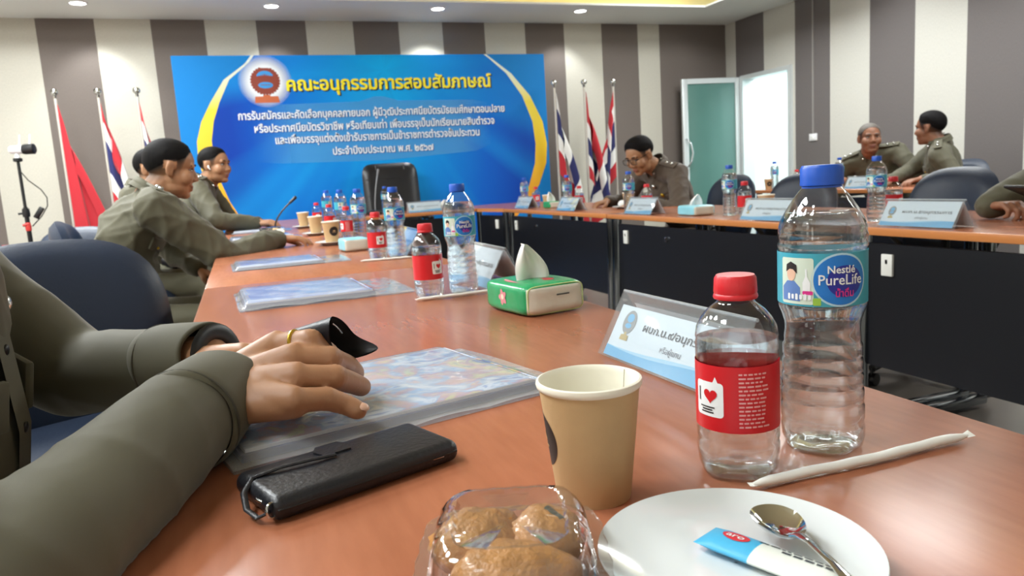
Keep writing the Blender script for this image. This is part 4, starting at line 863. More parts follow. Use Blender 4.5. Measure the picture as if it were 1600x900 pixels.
g = G(); g.tube([(-0.0835, -0.02, 0.012), (-0.0845, -0.01, 0.012)], 0.0012, 8); g.tube([(0.055, -0.0405, 0.010), (0.066, -0.0405, 0.0095)], 0.0010, 8); build('side_button', g, m_ss, t)
# ------------------------------------------------------------------ tent cards
m_acr = mat_clear('acrylic', (244, 248, 250), 0.02, 1.3, 1.5, haze=0.06); m_cyan = mat('card blue band', (96, 178, 222), 0.5); m_cyan2 = mat('card pale band', (170, 212, 236), 0.5); m_card = mat('card white', (232, 236, 240), 0.55)
m_ink = mat('card ink', (52, 54, 62), 0.6); m_gold = mat('card gold', (202, 170, 98), 0.5); m_ink2 = mat('card grey ink', (130, 132, 140), 0.6); m_gsil = mat('card emblem grey', (150, 146, 140), 0.5)
def tent(label, loc, rz, L_=0.30, h=0.088, dpt=0.095, lines=('ผบก.น.๙/อนุกรรมการ', 'หรือผู้แทน'), frac=0.82, detail=True):
    t = thing('tent_card', label, 'name card', (loc[0], loc[1], ZT), rz, 'acrylic tent cards on the tables')
    S = math.hypot(dpt/2, h); cn, sn = (dpt/2)/S, h/S
    def on(side, off): return lambda x, s_, i=0: (side*-x if side > 0 else x, side*(dpt/2-cn*s_+sn*(off+i*0.00002)), 0.001+sn*s_+cn*(off+i*0.00002))
    for side in (-1, 1):
        g = G(); f0, f1 = on(side, 0), on(side, 0.002); vs = [f0(-L_/2, 0), f0(L_/2, 0), f0(L_/2, S), f0(-L_/2, S), f1(-L_/2, 0), f1(L_/2, 0), f1(L_/2, S), f1(-L_/2, S)]
        g.add(vs, [(3, 2, 1, 0), (4, 5, 6, 7), (0, 1, 5, 4), (1, 2, 6, 5), (2, 3, 7, 6), (3, 0, 4, 7)]); build('acrylic_panel', g, m_acr, t, smooth=False)
    g = G(); g.tube([(-L_/2, 0, h+0.0006), (L_/2, 0, h+0.0006)], 0.0022, 8); build('fold_edge', g, mat_clear('acrylic edge', (225, 232, 236), 0.15, 0.8, 1.5, haze=0.3), t)
    for side in (-1, 1):
        w_ = L_*0.93; s1 = S*frac; b0_ = S*0.03
        g = G(); f = on(side, -0.0008); g.add([f(-w_/2, b0_), f(w_/2, b0_), f(w_/2, s1), f(-w_/2, s1)], [(0, 1, 2, 3)]); cd = build('paper_card', g, m_card, t, smooth=False)
        f = on(side, -0.0004); g = G(); n = 24
        hv = lambda u: b0_+S*(0.17-0.05*math.sin(u*4.5+0.3))
        g.grid(lambda u, v: f(-w_/2+w_*u, b0_+(hv(u)-b0_)*v), n, 1); g.mi = 1; g.grid(lambda u, v: f(-w_/2+w_*u, hv(u)+S*0.05*math.sin(PI*u)*v), n, 1); build('blue_band', g, [m_cyan, m_cyan2], cd, smooth=False)
        g = G(); f = on(side, -0.0002); ex = -w_/2+0.035*h/0.088; ez = S*0.57; er = S*0.155
        flat = lambda pts, dz=0: g.add([f(x, y, dz) for x, y in pts], [tuple(range(len(pts)))])
        flat(oval(er, er*1.12, 30, ex, ez)); g.mi = 1; flat([(x, y) for x, y in oval(er*0.55, er*0.42, 20, ex, ez+er*0.38)], 8); flat(oval(er*0.5, er*0.25, 20, ex, ez-er*0.35), 8); g.mi = 2
        flat([(ex-er*0.65, ez-er*1.75), (ex+er*0.65, ez-er*1.75), (ex+er*0.6, ez-er*1.25), (ex+er*0.2, ez-er*1.22), (ex+er*0.15, ez-er*0.95), (ex-er*0.15, ez-er*0.95), (ex-er*0.2, ez-er*1.22), (ex-er*0.6, ez-er*1.25)], 4); build('emblem', g, [m_gsil, m_cyan, m_gold], cd, smooth=False)
        g = G(); g.text(lines[0], lambda x, y, i=0: f(x+w_*0.10, S*0.50+y, i), S*0.155, bold=0.012, width=w_*0.66); build('lettering', g, m_ink, cd, smooth=False)
        g = G(); g.text(lines[1], lambda x, y, i=0: f(x+w_*0.06, S*0.30+y, i), S*0.11, bold=0.006, width=w_*0.17); build('small_lettering', g, m_ink2, cd, smooth=False)
    return t
t0 = tent('acrylic tent card with blue wave band standing behind the near bottles', (0.478, 0.748), R(-88), 0.262, 0.080, 0.088, frac=0.80)
tent('large acrylic tent card on the flag-side table before the empty navy chair', (2.075, 1.815), R(-90), 0.300, 0.086, 0.095, ('ผบก.น.๕/อนุกรรมการ', 'หรือผู้แทน'), 0.93)
ptent = tent('acrylic tent card in front of the bottles by the green glass door', (2.05, 2.53), R(-90), 0.30, 0.088, 0.095, ('ผบก.น.๓/อนุกรรมการ', 'หรือผู้แทน'), 0.93)
for x, y, rz, lb in ((2.065, 3.58, -90, 'acrylic tent card in front of the man in glasses'), (2.065, 4.53, -90, 'acrylic tent card below the mostly red flag'), (2.10, 5.44, -90, 'acrylic tent card at the corner table below the gold swoosh'),
        (1.47, 6.22, 0, 'acrylic tent card lying low on the head table before the black chair'), (0.535, 1.68, 90, 'acrylic tent card seen edge-on behind the bottle by the green tissue pack'), (0.555, 2.60, 90, 'acrylic tent card seen edge-on behind the bottles past the seam'), (4.30, 4.28, -90, 'acrylic tent card on the far table below the grey-haired officer')):
    dup(ptent, (x, y, ZT), R(rz), lb)
# ------------------------------------------------------------------ tissue packs
m_tis = mat('tissue sheet', (244, 244, 242), 0.9, sss=0.0)
def tissue(label, loc, rz, size, cols, sheet=True, sh=0.05, detail=True):
    t = thing('tissue_pack', label, 'tissue pack', (loc[0], loc[1], ZT), rz, 'soft packs of tissues')
    sx, sy, sz = size; b = bmesh.new(); bmesh.ops.create_cube(b, size=1.0); bmesh.ops.subdivide_edges(b, edges=b.edges[:], cuts=9, use_grid_fill=True)
    rn = np.random.RandomState(int(loc[1]*100)); ks = rn.normal(size=(5, 3))*45; ph = rn.uniform(0, 6, 5)
    for v in b.verts:
        p = Vector(v.co)*2; q = Vector((abs(p.x), abs(p.y), abs(p.z))); nrm = (q.x**7+q.y**7+q.z**7)**(1/7.0); p = p*(max(q)/nrm if nrm > 0 else 1)
        w_ = sum(math.sin(ks[i].dot([p.x*sx/2, p.y*sy/2, p.z*sz/2])+ph[i]) for i in range(5))*0.0007
        v.co = Vector((p.x*sx/2, p.y*sy/2, p.z*sz/2))*(1+w_*8)
    zmin = min(v.co.z for v in b.verts)
    for v in b.verts: v.co.z -= zmin
    g = G(); g.bm(b); o = build('wrapper', g, cols, t, sharp=50)
    for p in o.data.polygons:
        n = p.normal; p.material_index = 0 if (abs(n.x) > 0.6 or n.z > 0.6) else 1
    top = sz*1.0
    if detail:
        m_f1, m_f2, m_f3 = mat('flower pink', (206, 130, 140), 0.5), mat('flower pale', (236, 214, 190), 0.5), mat('flower red', (196, 50, 66), 0.5)
        for s_ in (-1, 1):
            X = s_*(sx/2*1.005); g = G(); od = lambda n: tuple(range(n)) if s_ > 0 else tuple(range(n-1, -1, -1))
            g.add([(X, 0.012*math.cos(a)*(1+0.25*math.cos(5*a)), sz*0.52+0.013*math.sin(a)*(1+0.25*math.cos(5*a))) for a in [2*PI*i/30 for i in range(30)]], [od(30)]); fl = build('flower_print', g, m_f1, t, smooth=False)
            g = G(); X += s_*0.0004; g.add([(X, 0.005*math.cos(a), sz*0.54+0.005*math.sin(a)) for a in [2*PI*i/12 for i in range(12)]], [od(12)]); build('flower_heart', g, m_f2, fl, smooth=False)
        z = top*1.003; g = G(); g.add([(-0.02+0.030*math.cos(a), 0.0+0.045*math.sin(a), z) for a in [2*PI*i/30 for i in range(30)]], [tuple(range(30))]); build('oval_print', g, m_f1, t, smooth=False)
        g = G(); g.add([(0.012+0.014*math.cos(a), -0.028+0.016*math.sin(a), z+0.0004) for a in [2*PI*i/20 for i in range(20)]], [tuple(range(20))]); build('round_print', g, m_f3, t, smooth=False)
        g = G()
        q = 0.885; g.tube([(x, -sy/2*0.935, sz/2+z) for x, z in [(lambda c, d, k: (c*k*sx/2*q, d*k*sz/2*q))(math.cos(2*PI*i/60), math.sin(2*PI*i/60), (abs(math.cos(2*PI*i/60))**7+abs(math.sin(2*PI*i/60))**7)**(-1/7)) for i in range(60)]], 0.0011, 6, closed=True); build('seal_edge', g, mat('seal lime', (196, 220, 150), 0.4), t)
        g = G(); g.box((0.012, -sy/2*1.006, sz*0.62), (0.026, 0.0006, 0.0025)); build('pull_slit', g, mat('slit grey', (70, 76, 76), 0.6), t)
    if sheet:
        def sh_fn(u, v):
            z = top-0.006+sh*v; w0 = 0.030*(1-v)**0.8+0.004+0.008*math.sin(PI*v); a = (u-0.5)*2
            return (w0*a+0.012*v*v*(1 if sh < 0.06 else -1.2), 0.010*(1-0.5*v)*math.cos(a*4.2)+0.004*math.sin(9*u+3*v), z-0.012*abs(a)*v*(1.2-v))
        g = G(); g.grid(sh_fn, 30, 16); g.grid(lambda u, v: tuple(Vector(sh_fn(1-u, v))+Vector((0, 0.0015, 0))), 30, 16); build('tissue_sheet', g, m_tis, t, smooth=True)
    return t
m_tgr = mat('tissue green', (34, 146, 92), 0.25, bump=(60, 0.5), var=(30, 0.25)); m_tw = mat('tissue film white', (214, 214, 200), 0.3, bump=(50, 0.5)); m_tb = mat('tissue blue', (140, 206, 222), 0.3, bump=(50, 0.5), var=(18, 0.2))
tissue('green flower-print tissue pack with a tall sheet pulled up, near the bottles', (0.490, 1.262), R(9), (0.128, 0.165, 0.055), [m_tgr, m_tw], True, 0.072)
tissue('pale blue tissue pack with a sheet pulled up, in front of the writing man', (2.12, 3.17), R(-6), (0.12, 0.19, 0.05), [m_tb, m_tw], True, 0.058, False)
tissue('small green tissue pack with a curled white sheet on the corner of the flag-side tables', (2.17, 5.11), R(4), (0.09, 0.12, 0.05), [m_tgr, m_tw], True, 0.075, False)
tissue('white tissue pack with a sheet pulled up on the head table', (1.66, 6.30), R(10), (0.14, 0.11, 0.05), [m_tw, m_tw], True, 0.045, False)
tissue('pale blue tissue pack beside the small bottle past the table seam', (0.40, 2.92), R(5), (0.10, 0.12, 0.05), [m_tb, m_tw], False, 0.05, False)
# ------------------------------------------------------------------ food box with pastries
FB = (0.128, 0.388, ZT); fr = R(-20)
t = thing('food_box', 'clear plastic clamshell box of pastries at the bottom edge of the picture', 'food box', FB, fr)
m_clam = mat_clear('clamshell plastic', (246, 246, 246), 0.04, 2.0, 1.5, bump=(45, 0.35), haze=0.03)
def se(w_, h_, a, p=5.0):
    c, s_ = math.cos(a), math.sin(a); q = (abs(c)**p+abs(s_)**p)**(-1/p); return c*q*w_/2, s_*q*h_/2
def loft(g, lev, n=72, rib=0.0):
    vs, fs = [], []
    for (w_, h_, z) in lev:
        for k in range(n):
            a = 2*PI*k/n; x, y = se(w_, h_, a); rr = 1+rib*(math.sin(18*a) if 0.004 < z < 0.05 else 0); vs.append((x*rr, y*rr, z))
    for i in range(len(lev)-1):
        for k in range(n): k2 = (k+1) % n; fs.append((i*n+k, i*n+k2, (i+1)*n+k2, (i+1)*n+k))
    g.add(vs, fs)
g = G(); loft(g, [(0.002, 0.002, 0.0008), (0.080, 0.088, 0.0008), (0.084, 0.092, 0.003), (0.094, 0.102, 0.021), (0.112, 0.122, 0.022), (0.112, 0.122, 0.0235)], rib=0.012); build('tray', g, m_clam, t, sharp=50)
g = G(); loft(g, [(0.112, 0.122, 0.0242), (0.095, 0.103, 0.025), (0.088, 0.096, 0.039), (0.076, 0.084, 0.046), (0.066, 0.074, 0.047), (0.062, 0.070, 0.0445), (0.002, 0.002, 0.0445)], rib=0.012); build('lid', g, m_clam, t, sharp=50)
m_pas = mat('golden pastry', (186, 130, 66), 0.42, bump=(240, 1.0), var=(60, 0.5), coat=0.3)
Rf = Matrix.Rotation(fr, 4, 'Z')
for k, (x, y, rx, ry, rz, lb, a) in enumerate(((-0.020, 0.017, 0.029, 0.024, 0.019, 'golden glazed pastry at the back of the clear box', 20), (0.020, 0.016, 0.024, 0.025, 0.0185, 'golden pastry with a dark green leaf in the clear box', -30), (0.000, -0.022, 0.036, 0.022, 0.0185, 'golden pastry at the front of the clear box', 8))):
    p = Rf @ Vector((x, y, 0)); g = G(); g.ell((0, 0, rz), (rx, ry, rz), 28)
    V = np.array(g.v); n_ = np.array([noise.noise(Vector(q)*70+Vector((k*9, 0, 0)))+0.7*noise.noise(Vector(q)*190) for q in g.v]); V = np.array([0, 0, rz])+(V-np.array([0, 0, rz]))*(1+0.16*n_)[:, None]; V[:, 2] -= V[:, 2].min(); g.v = [tuple(q) for q in V]
    pt = thing('pastry', lb, 'pastry', (FB[0]+p.x, FB[1]+p.y, ZT+0.002), fr+R(a), 'pastries in the clear box')
    build('crust', g, m_pas, pt, smooth=True)
    if k == 1: g = G(); g.tube([(-0.012, 0.0, 0.0345), (0.0, 0.003, 0.0372), (0.012, 0.0, 0.035)], [0.003, 0.0055, 0.003], 10, flat=0.5, up=(0, 0, 1)); build('green_leaf', g, mat('dark leaf', (44, 62, 56), 0.3), pt)
# ------------------------------------------------------------------ microphones
def mic(label, loc, rz, h, lean, col=None):
    t = thing('desk_microphone', label, 'microphone', loc, rz, 'gooseneck desk microphones')
    g = G(); g.box((0, 0, 0.018), (0.12, 0.15, 0.036), bev=0.012, seg=3); build('base', g, m_dark, t)
    g = G(); n = 14; pts = [(0.03+lean*(i/n)**1.7, 0, 0.035+h*(i/n)) for i in range(n+1)]; g.tube(pts, 0.005, 8); build('gooseneck', g, col or m_dark, t)
    g = G(); p = Vector(pts[-1]); d = (Vector(pts[-1])-Vector(pts[-2])).normalized(); g.cap(p, p+d*0.045, 0.008, 0.010, 12); build('capsule', g, mat('mic foam', (120, 122, 126), 0.7) if col else m_dark, t); return t
mic('gooseneck microphone with a pale stem on the head table before the black chair', (1.07, 6.45, ZT), R(20), 0.30, 0.05, mat('grey stem', (150, 154, 158), 0.4, 0.6))
mic('black gooseneck microphone leaning beside the hands of the earpiece officer', (0.16, 4.70, ZT), R(0), 0.14, 0.10)
# jar and crumbs by the earpiece officer, far booklet by the phone hand
t = thing('snack_tub', 'small clear tub of snacks by the black microphone', 'tub', (0.17, 4.44, ZT))
g = G(); g.lathe([(0.03, 0.0), (0.034, 0.002), (0.04, 0.035), (0.042, 0.036), (0.040, 0.050), (0.001, 0.052)], 30); build('tub', g, m_clam, t)
g = G(); rn = random.Random(3)
for k in range(9): g.ell((rn.uniform(-0.017, 0.017), rn.uniform(-0.017, 0.017), 0.012+0.011*(k % 3)), (0.011, 0.010, 0.009), 10)
build('snacks', g, mat('cream snack', (220, 196, 150), 0.7), t)
# ------------------------------------------------------------------ people
def remesh(g, voxel, smooth=3, lam=0.5):
    me = bpy.data.meshes.new('tmp'); me.from_pydata(g.v, [], g.f); o = bpy.data.objects.new('tmp', me); COL.objects.link(o)
    md = o.modifiers.new('r', 'REMESH'); md.mode = 'VOXEL'; md.voxel_size = voxel; md.adaptivity = 0
    dg = bpy.context.evaluated_depsgraph_get(); dg.update(); m2 = bpy.data.meshes.new_from_object(o.evaluated_get(dg))
    n = len(m2.vertices); V = np.empty(n*3); m2.vertices.foreach_get('co', V); V = V.reshape(-1, 3)
    lt = np.empty(len(m2.polygons), dtype=int); m2.polygons.foreach_get('loop_total', lt); li = np.empty(len(m2.loops), dtype=int); m2.loops.foreach_get('vertex_index', li)
    ed = np.empty(len(m2.edges)*2, dtype=int); m2.edges.foreach_get('vertices', ed); ed = ed.reshape(-1, 2)
    bpy.data.objects.remove(o); bpy.data.meshes.remove(me); bpy.data.meshes.remove(m2)
    F = np.split(li, np.cumsum(lt)[:-1])
    deg = np.bincount(ed.ravel(), minlength=n).astype(float)[:, None]
    for k in range(smooth):
        S = np.zeros_like(V)
        for c in range(3): S[:, c] = np.bincount(ed[:, 0], V[ed[:, 1], c], n)+np.bincount(ed[:, 1], V[ed[:, 0], c], n)
        V = V+lam*(S/deg-V)
    return V, F, ed
def normals(V, F):
    Q = np.array([[f[0], f[1], f[2], f[-1]] for f in F]); nn = np.cross(V[Q[:, 2]]-V[Q[:, 0]], V[Q[:, 3]]-V[Q[:, 1]])
    N = np.zeros_like(V)
    for k in range(4):
        for c in range(3): N[:, c] += np.bincount(Q[:, k], nn[:, c], len(V))
    return N/np.maximum(np.linalg.norm(N, axis=1), 1e-9)[:, None]
def mesh_obj(name, V, F, mats, parent=None, base=(0, 0, 0), attr=None):
    g = G(); g.v = [tuple(p) for p in (V-np.array(base))]; g.f = [tuple(int(i) for i in f) for f in F]; g.m = [0]*len(F)
    o = build(name, g, mats, parent, smooth=True)
    if attr is not None:
        a = o.data.attributes.new('tint', 'FLOAT_COLOR', 'POINT'); c = np.ones((len(V), 4)); c[:, :3] = attr; a.data.foreach_set('color', c.ravel())
    return o
def mat_skin(name, rgb, lip):
    m = mat(name, rgb, 0.48, spec=0.4, sss=0.12, bump=(160, 0.12)); nt, b, N, L = nodes_of(m)
    at = N('ShaderNodeAttribute'); at.attribute_name = 'tint'; sp = N('ShaderNodeSeparateColor'); L(at.outputs['Color'], sp.inputs[0])
    mx = N('ShaderNodeMix'); mx.data_type = 'RGBA'; mx.inputs[6].default_value = lin(rgb); mx.inputs[7].default_value = lin(lip); L(sp.outputs[0], mx.inputs[0])
    m2 = N('ShaderNodeMix'); m2.data_type = 'RGBA'; m2.inputs[7].default_value = lin((18, 15, 14)); L(mx.outputs[2], m2.inputs[6]); L(sp.outputs[1], m2.inputs[0]); L(m2.outputs[2], b.inputs['Base Color']); return m
m_skin = mat_skin('skin', (164, 120, 88), (142, 80, 68)); m_skin2 = mat_skin('skin tan', (138, 94, 70), (132, 76, 64)); m_nail = mat('fingernail', (206, 164, 140), 0.3)
m_uni = mat('uniform khaki', (78, 75, 56), 0.75, bump=(1500, 0.10), var=(9, 0.08), sheen=0.1); m_uni2 = mat('uniform brown', (78, 66, 54), 0.75, bump=(1500, 0.10), var=(9, 0.08), sheen=0.15)
m_hair = mat('hair black', (14, 12, 12), 0.7, spec=0.12, bump=(400, 0.4)); m_hairg = mat('hair grey', (92, 86, 80), 0.6, bump=(300, 0.6)); m_eye = mat('eye white', (222, 216, 208), 0.2); m_iris = mat('iris', (30, 20, 16), 0.15)
m_silver = mat('silver pin', (210, 210, 206), 0.25, 0.9); m_goldp = mat('gold pin', (206, 170, 60), 0.3, 0.9); m_belt = mat('belt black', (20, 18, 18), 0.4)
def head_prims(g, Hm, wide=1.0):
    g.T = Hm; w_ = wide
    g.ell((-0.010, 0, 0.032), (0.097, 0.080*w_, 0.083), 28); g.ell((0.022, 0, -0.025), (0.067, 0.068*w_, 0.085), 24); g.ell((0.022, 0, -0.070), (0.058, 0.062*w_, 0.047), 20); g.ell((0.058, 0, -0.097), (0.026, 0.032, 0.019), 16)
    g.cap((0.080, 0, 0.010), (0.0985, 0, -0.028), 0.009, 0.012); g.ell((0.090, 0.014, -0.034), (0.012, 0.010, 0.0085), 12); g.ell((0.090, -0.014, -0.034), (0.012, 0.010, 0.0085), 12)
    g.cap((0.076, -0.036*w_, 0.022), (0.076, 0.036*w_, 0.022), 0.013, 0.013); g.ell((0.056, 0.042*w_, -0.028), (0.030, 0.030, 0.034), 14); g.ell((0.056, -0.042*w_, -0.028), (0.030, 0.030, 0.034), 14)
    g.ell((0.0815, 0, -0.0610), (0.0105, 0.027, 0.0075), 14); g.ell((0.080, 0, -0.0735), (0.011, 0.023, 0.0085), 14)
    for s_ in (-1, 1):
        Rr = Matrix.Rotation(s_*R(-22), 3, 'Z'); g.ell((-0.006, s_*0.081*w_, -0.004), (0.018, 0.0075, 0.032), 16, Rr); g.ell((-0.003, s_*0.074*w_, -0.026), (0.010, 0.008, 0.012), 12)
    g.T = None
def hand_prims(g, W, d, n, right, curl=(0.5, 0.45, 0.45, 0.5), scale=1.0, thumb=0.6, rec=None):
    """palm at wrist W, fingers along d, n the back-of-hand normal"""
    W = Vector(W); d = Vector(d).normalized(); n = Vector(n); n = (n-d*n.dot(d)).normalized(); s_ = n.cross(d)*(1 if right else -1); k = scale
    offs = (0.030, 0.010, -0.010, -0.028); ml = (0.084, 0.088, 0.083, 0.075); fl = (0.072, 0.080, 0.074, 0.058)
    for i in range(4):
        M_ = W+d*ml[i]*k+s_*offs[i]*k; g.cap(W+s_*offs[i]*0.55*k, M_, 0.015*k, 0.0118*k)
        p = M_; dd = d.copy(); nn = n.copy(); c = curl[i]
        for j, fr_ in enumerate((0.46, 0.30, 0.24)):
            q = Matrix.Rotation(c*(0.8 if j == 0 else 1.0)*(1 if right else -1)*1.0, 3, s_ if right else s_)
            ax = n.cross(d); q = Matrix.Rotation(c*(0.7 if j == 0 else 1.0), 3, ax); dd = q @ dd
            e = p+dd*fl[i]*fr_*k; g.cap(p, e, (0.0098-0.0009*j)*k, (0.0090-0.0009*j)*k); p = e
        if rec is not None: rec.append((p, dd))
    b = W+d*0.018*k+s_*0.022*k-n*0.004*k; m = b+(s_*0.75+d*0.75-n*0.35)*0.040*k; e = m+(s_*0.25+d*1.0-n*thumb*0.5)*0.030*k; e2 = e+(d-n*thumb).normalized()*0.026*k
    g.cap(b, m, 0.016*k, 0.0125*k); g.cap(m, e, 0.0122*k, 0.0105*k); g.cap(e, e2, 0.0105*k, 0.008*k)
    g.ell(W+d*0.045*k-n*0.004*k, (0.045*k, 0.036*k, 0.014*k), 14, Matrix((d, n.cross(d), n)).transposed())
    g.cap(W-d*0.012*k, W+d*0.01, 0.022*k, 0.021*k)
def ik(S, W, a, b, hint):
    S, W, hint = Vector(S), Vector(W), Vector(hint); d = W-S; L = min(d.length, (a+b)*0.995); u = d.normalized(); x = (a*a-b*b+L*L)/(2*L); h = math.sqrt(max(1e-6, a*a-x*x))
    p = hint-u*hint.dot(u); p.normalize(); return S+u*x+p*h
def lookat(p, fwd, roll=0.0):
    x = Vector(fwd).normalized(); z = Vector((0, 0, 1)); y = z.cross(x).normalized(); z = x.cross(y)
    return Matrix.Translation(Vector(p)) @ Matrix(((x.x, y.x, z.x), (x.y, y.y, z.y), (x.z, y.z, z.z))).to_4x4() @ Matrix.Rotation(roll, 4, 'X')
def wrinkle(V, N, seed, amp, freq=26.0, mask=None):
    rn = np.random.RandomState(seed); D = np.zeros(len(V)); W = V+0.02*np.sin(V[:, [1, 2, 0]]*17+seed)
    for i in range(6):
        k = rn.normal(size=3); k = k/np.linalg.norm(k)*freq*rn.uniform(0.6, 1.6); D += (1-np.abs(np.sin(W @ k+rn.uniform(0, 6))))**2.5
    D = (D/6-0.25)*amp
    if mask is not None: D = D*mask
    return V+N*D[:, None]
def hairline(P, style):
    zl = np.interp(P[:, 0], [-.11, -.075, -.04, -.012, .008, .03, .05, .066, .1], [-.03, -.02, .004, .030, .034, .037, .050, .078, .1])
    if style == 'low': zl = zl-0.006
    return P[:, 2]-zl
def add_hair(V, N, F, Hm, mats, parent, base, thick=0.012, style='', top=0.0):
    Hi = np.array(Hm.inverted()); P = V @ Hi[:3, :3].T+Hi[:3, 3]
    near = np.linalg.norm(P-np.array([-.01, 0, .03]), axis=1) < 0.135
    m = hairline(P, style); ear = (np.abs(P[:, 1]) > 0.0735) & (np.abs(P[:, 0]+0.006) < 0.024) & (P[:, 2] < 0.030)
    ok = near & (m > 0) & ~ear
    t = np.clip(m/0.045, 0, 1); up = np.clip((P[:, 2]-0.03)/0.07, 0, 1)
    H = V+N*(0.0012+thick*t*(0.45+0.55*up)+top*up*np.clip((P[:, 0]+0.02)/0.08, 0, 1))[:, None]
    keep = [f for f in F if ok[f].all()]
    if not keep: return
    used = np.unique(np.concatenate(keep)); mp = -np.ones(len(V), dtype=int); mp[used] = np.arange(len(used))
    return mesh_obj('hair', H[used], [mp[f] for f in keep], mats, parent, base)
def skin_attr(V, Hm, beard=0.0):
    Hi = np.array(Hm.inverted()); P = V @ Hi[:3, :3].T+Hi[:3, 3]; a = np.zeros((len(V), 3))
    up = ((P[:, 2]+0.0605)/0.0065)**2+(P[:, 1]/0.025)**2; lo = ((P[:, 2]+0.0735)/0.0075)**2+(P[:, 1]/0.021)**2
    front = P[:, 0] > 0.072; a[:, 0] = np.where(front, np.clip(1.6-1.2*np.minimum(up, lo), 0, 1), 0)*0.85
    a[:, 1] = np.where(front & (np.abs(P[:, 2]+0.0672) < 0.0016) & (np.abs(P[:, 1]) < 0.024), 0.75, 0)
    hl = hairline(P, ''); near = np.linalg.norm(P-np.array([-.01, 0, .03]), axis=1) < 0.13
    ear = (np.abs(P[:, 1]) > 0.0745) & (np.abs(P[:, 0]+0.006) < 0.024) & (P[:, 2] < 0.029)
    side = np.clip((0.052-P[:, 0])/0.02, 0, 1); a[:, 1] = np.maximum(a[:, 1], np.where(near & ~ear, np.clip((hl+0.062*side+0.004)/(0.060*side+0.006), 0, 1)**0.8*0.97, 0))
    return a
def face_parts(Hm, root, base, hairm, eyes=True, smile=0):
    base = Vector(base); T = Matrix.Translation(-base) @ Hm
    for s_ in (-1, 1):
        if eyes:
            g = G(); g.T = T; g.ell((0.0705, s_*0.0325, 0.0045), (0.0115, 0.0125, 0.0060), 14); ey = build('eye', g, m_eye, root)
            g = G(); g.T = T; g.ell((0.0788, s_*0.032, 0.0045), (0.0038, 0.0052, 0.0054), 12); build('iris', g, m_iris, ey)
            g = G(); g.T = T; g.tube([(0.0755, s_*0.019, 0.0045), (0.0825, s_*0.027, 0.0098), (0.0815, s_*0.037, 0.0098), (0.0705, s_*0.0465, 0.0045)], 0.0019, 6); build('eyelash', g, m_hair, ey)
        g = G(); g.T = T; g.tube([(0.0880, s_*0.014, 0.0240), (0.0890, s_*0.026, 0.0275), (0.0835, s_*0.041, 0.0265), (0.0715, s_*0.052, 0.0215)], [0.0022, 0.0034, 0.003, 0.0014], 8, flat=1.2); build('eyebrow', g, hairm, root)
def collar(Nk, up, fwd, base, root, m_, r=0.066, h=0.038, pins=True):
    Nk, up, fwd = Vector(Nk), Vector(up).normalized(), Vector(fwd); fwd = (fwd-up*fwd.dot(up)).normalized(); lt = up.cross(fwd)
    def pt(u, v):
        a = R(28)+u*R(304); rr = r*(1+0.10*(1-v))+0.012*math.sin(PI*v); drop = -0.030*(0.5+0.5*math.cos(a))*1.0
        return Nk+fwd*(math.cos(a)*rr)+lt*(math.sin(a)*rr)+up*(drop+h*v-0.012)-Vector(base)
    def ptf(u, v):
        a = R(22)+u*R(316); e = 1+0.9*(0.5+0.5*math.cos(a))**6; rr = r*1.06+0.020*(1-v); drop = -0.030*(0.5+0.5*math.cos(a))
        return Nk+fwd*(math.cos(a)*rr)+lt*(math.sin(a)*rr)+up*(drop+h-0.012-h*1.05*e*(1-v))-Vector(base)
    g = G(); g.grid(lambda u, v: tuple(pt(u, v)), 40, 5); g.grid(lambda u, v: tuple(ptf(u, v)), 48, 6); o = build('collar', g, m_, root, smooth=True)
    if pins:
        for s_ in (0.04, 0.96):
            p = ptf(s_, 0.45); g = G(); g.ell(p+(p+Vector(base)-Nk).normalized()*0.004, (0.009, 0.009, 0.009), 10); g.box(p+(p+Vector(base)-Nk).normalized()*0.006, (0.012, 0.012, 0.012), bev=0.003); build('collar_pin', g, m_silver, o)
    return o
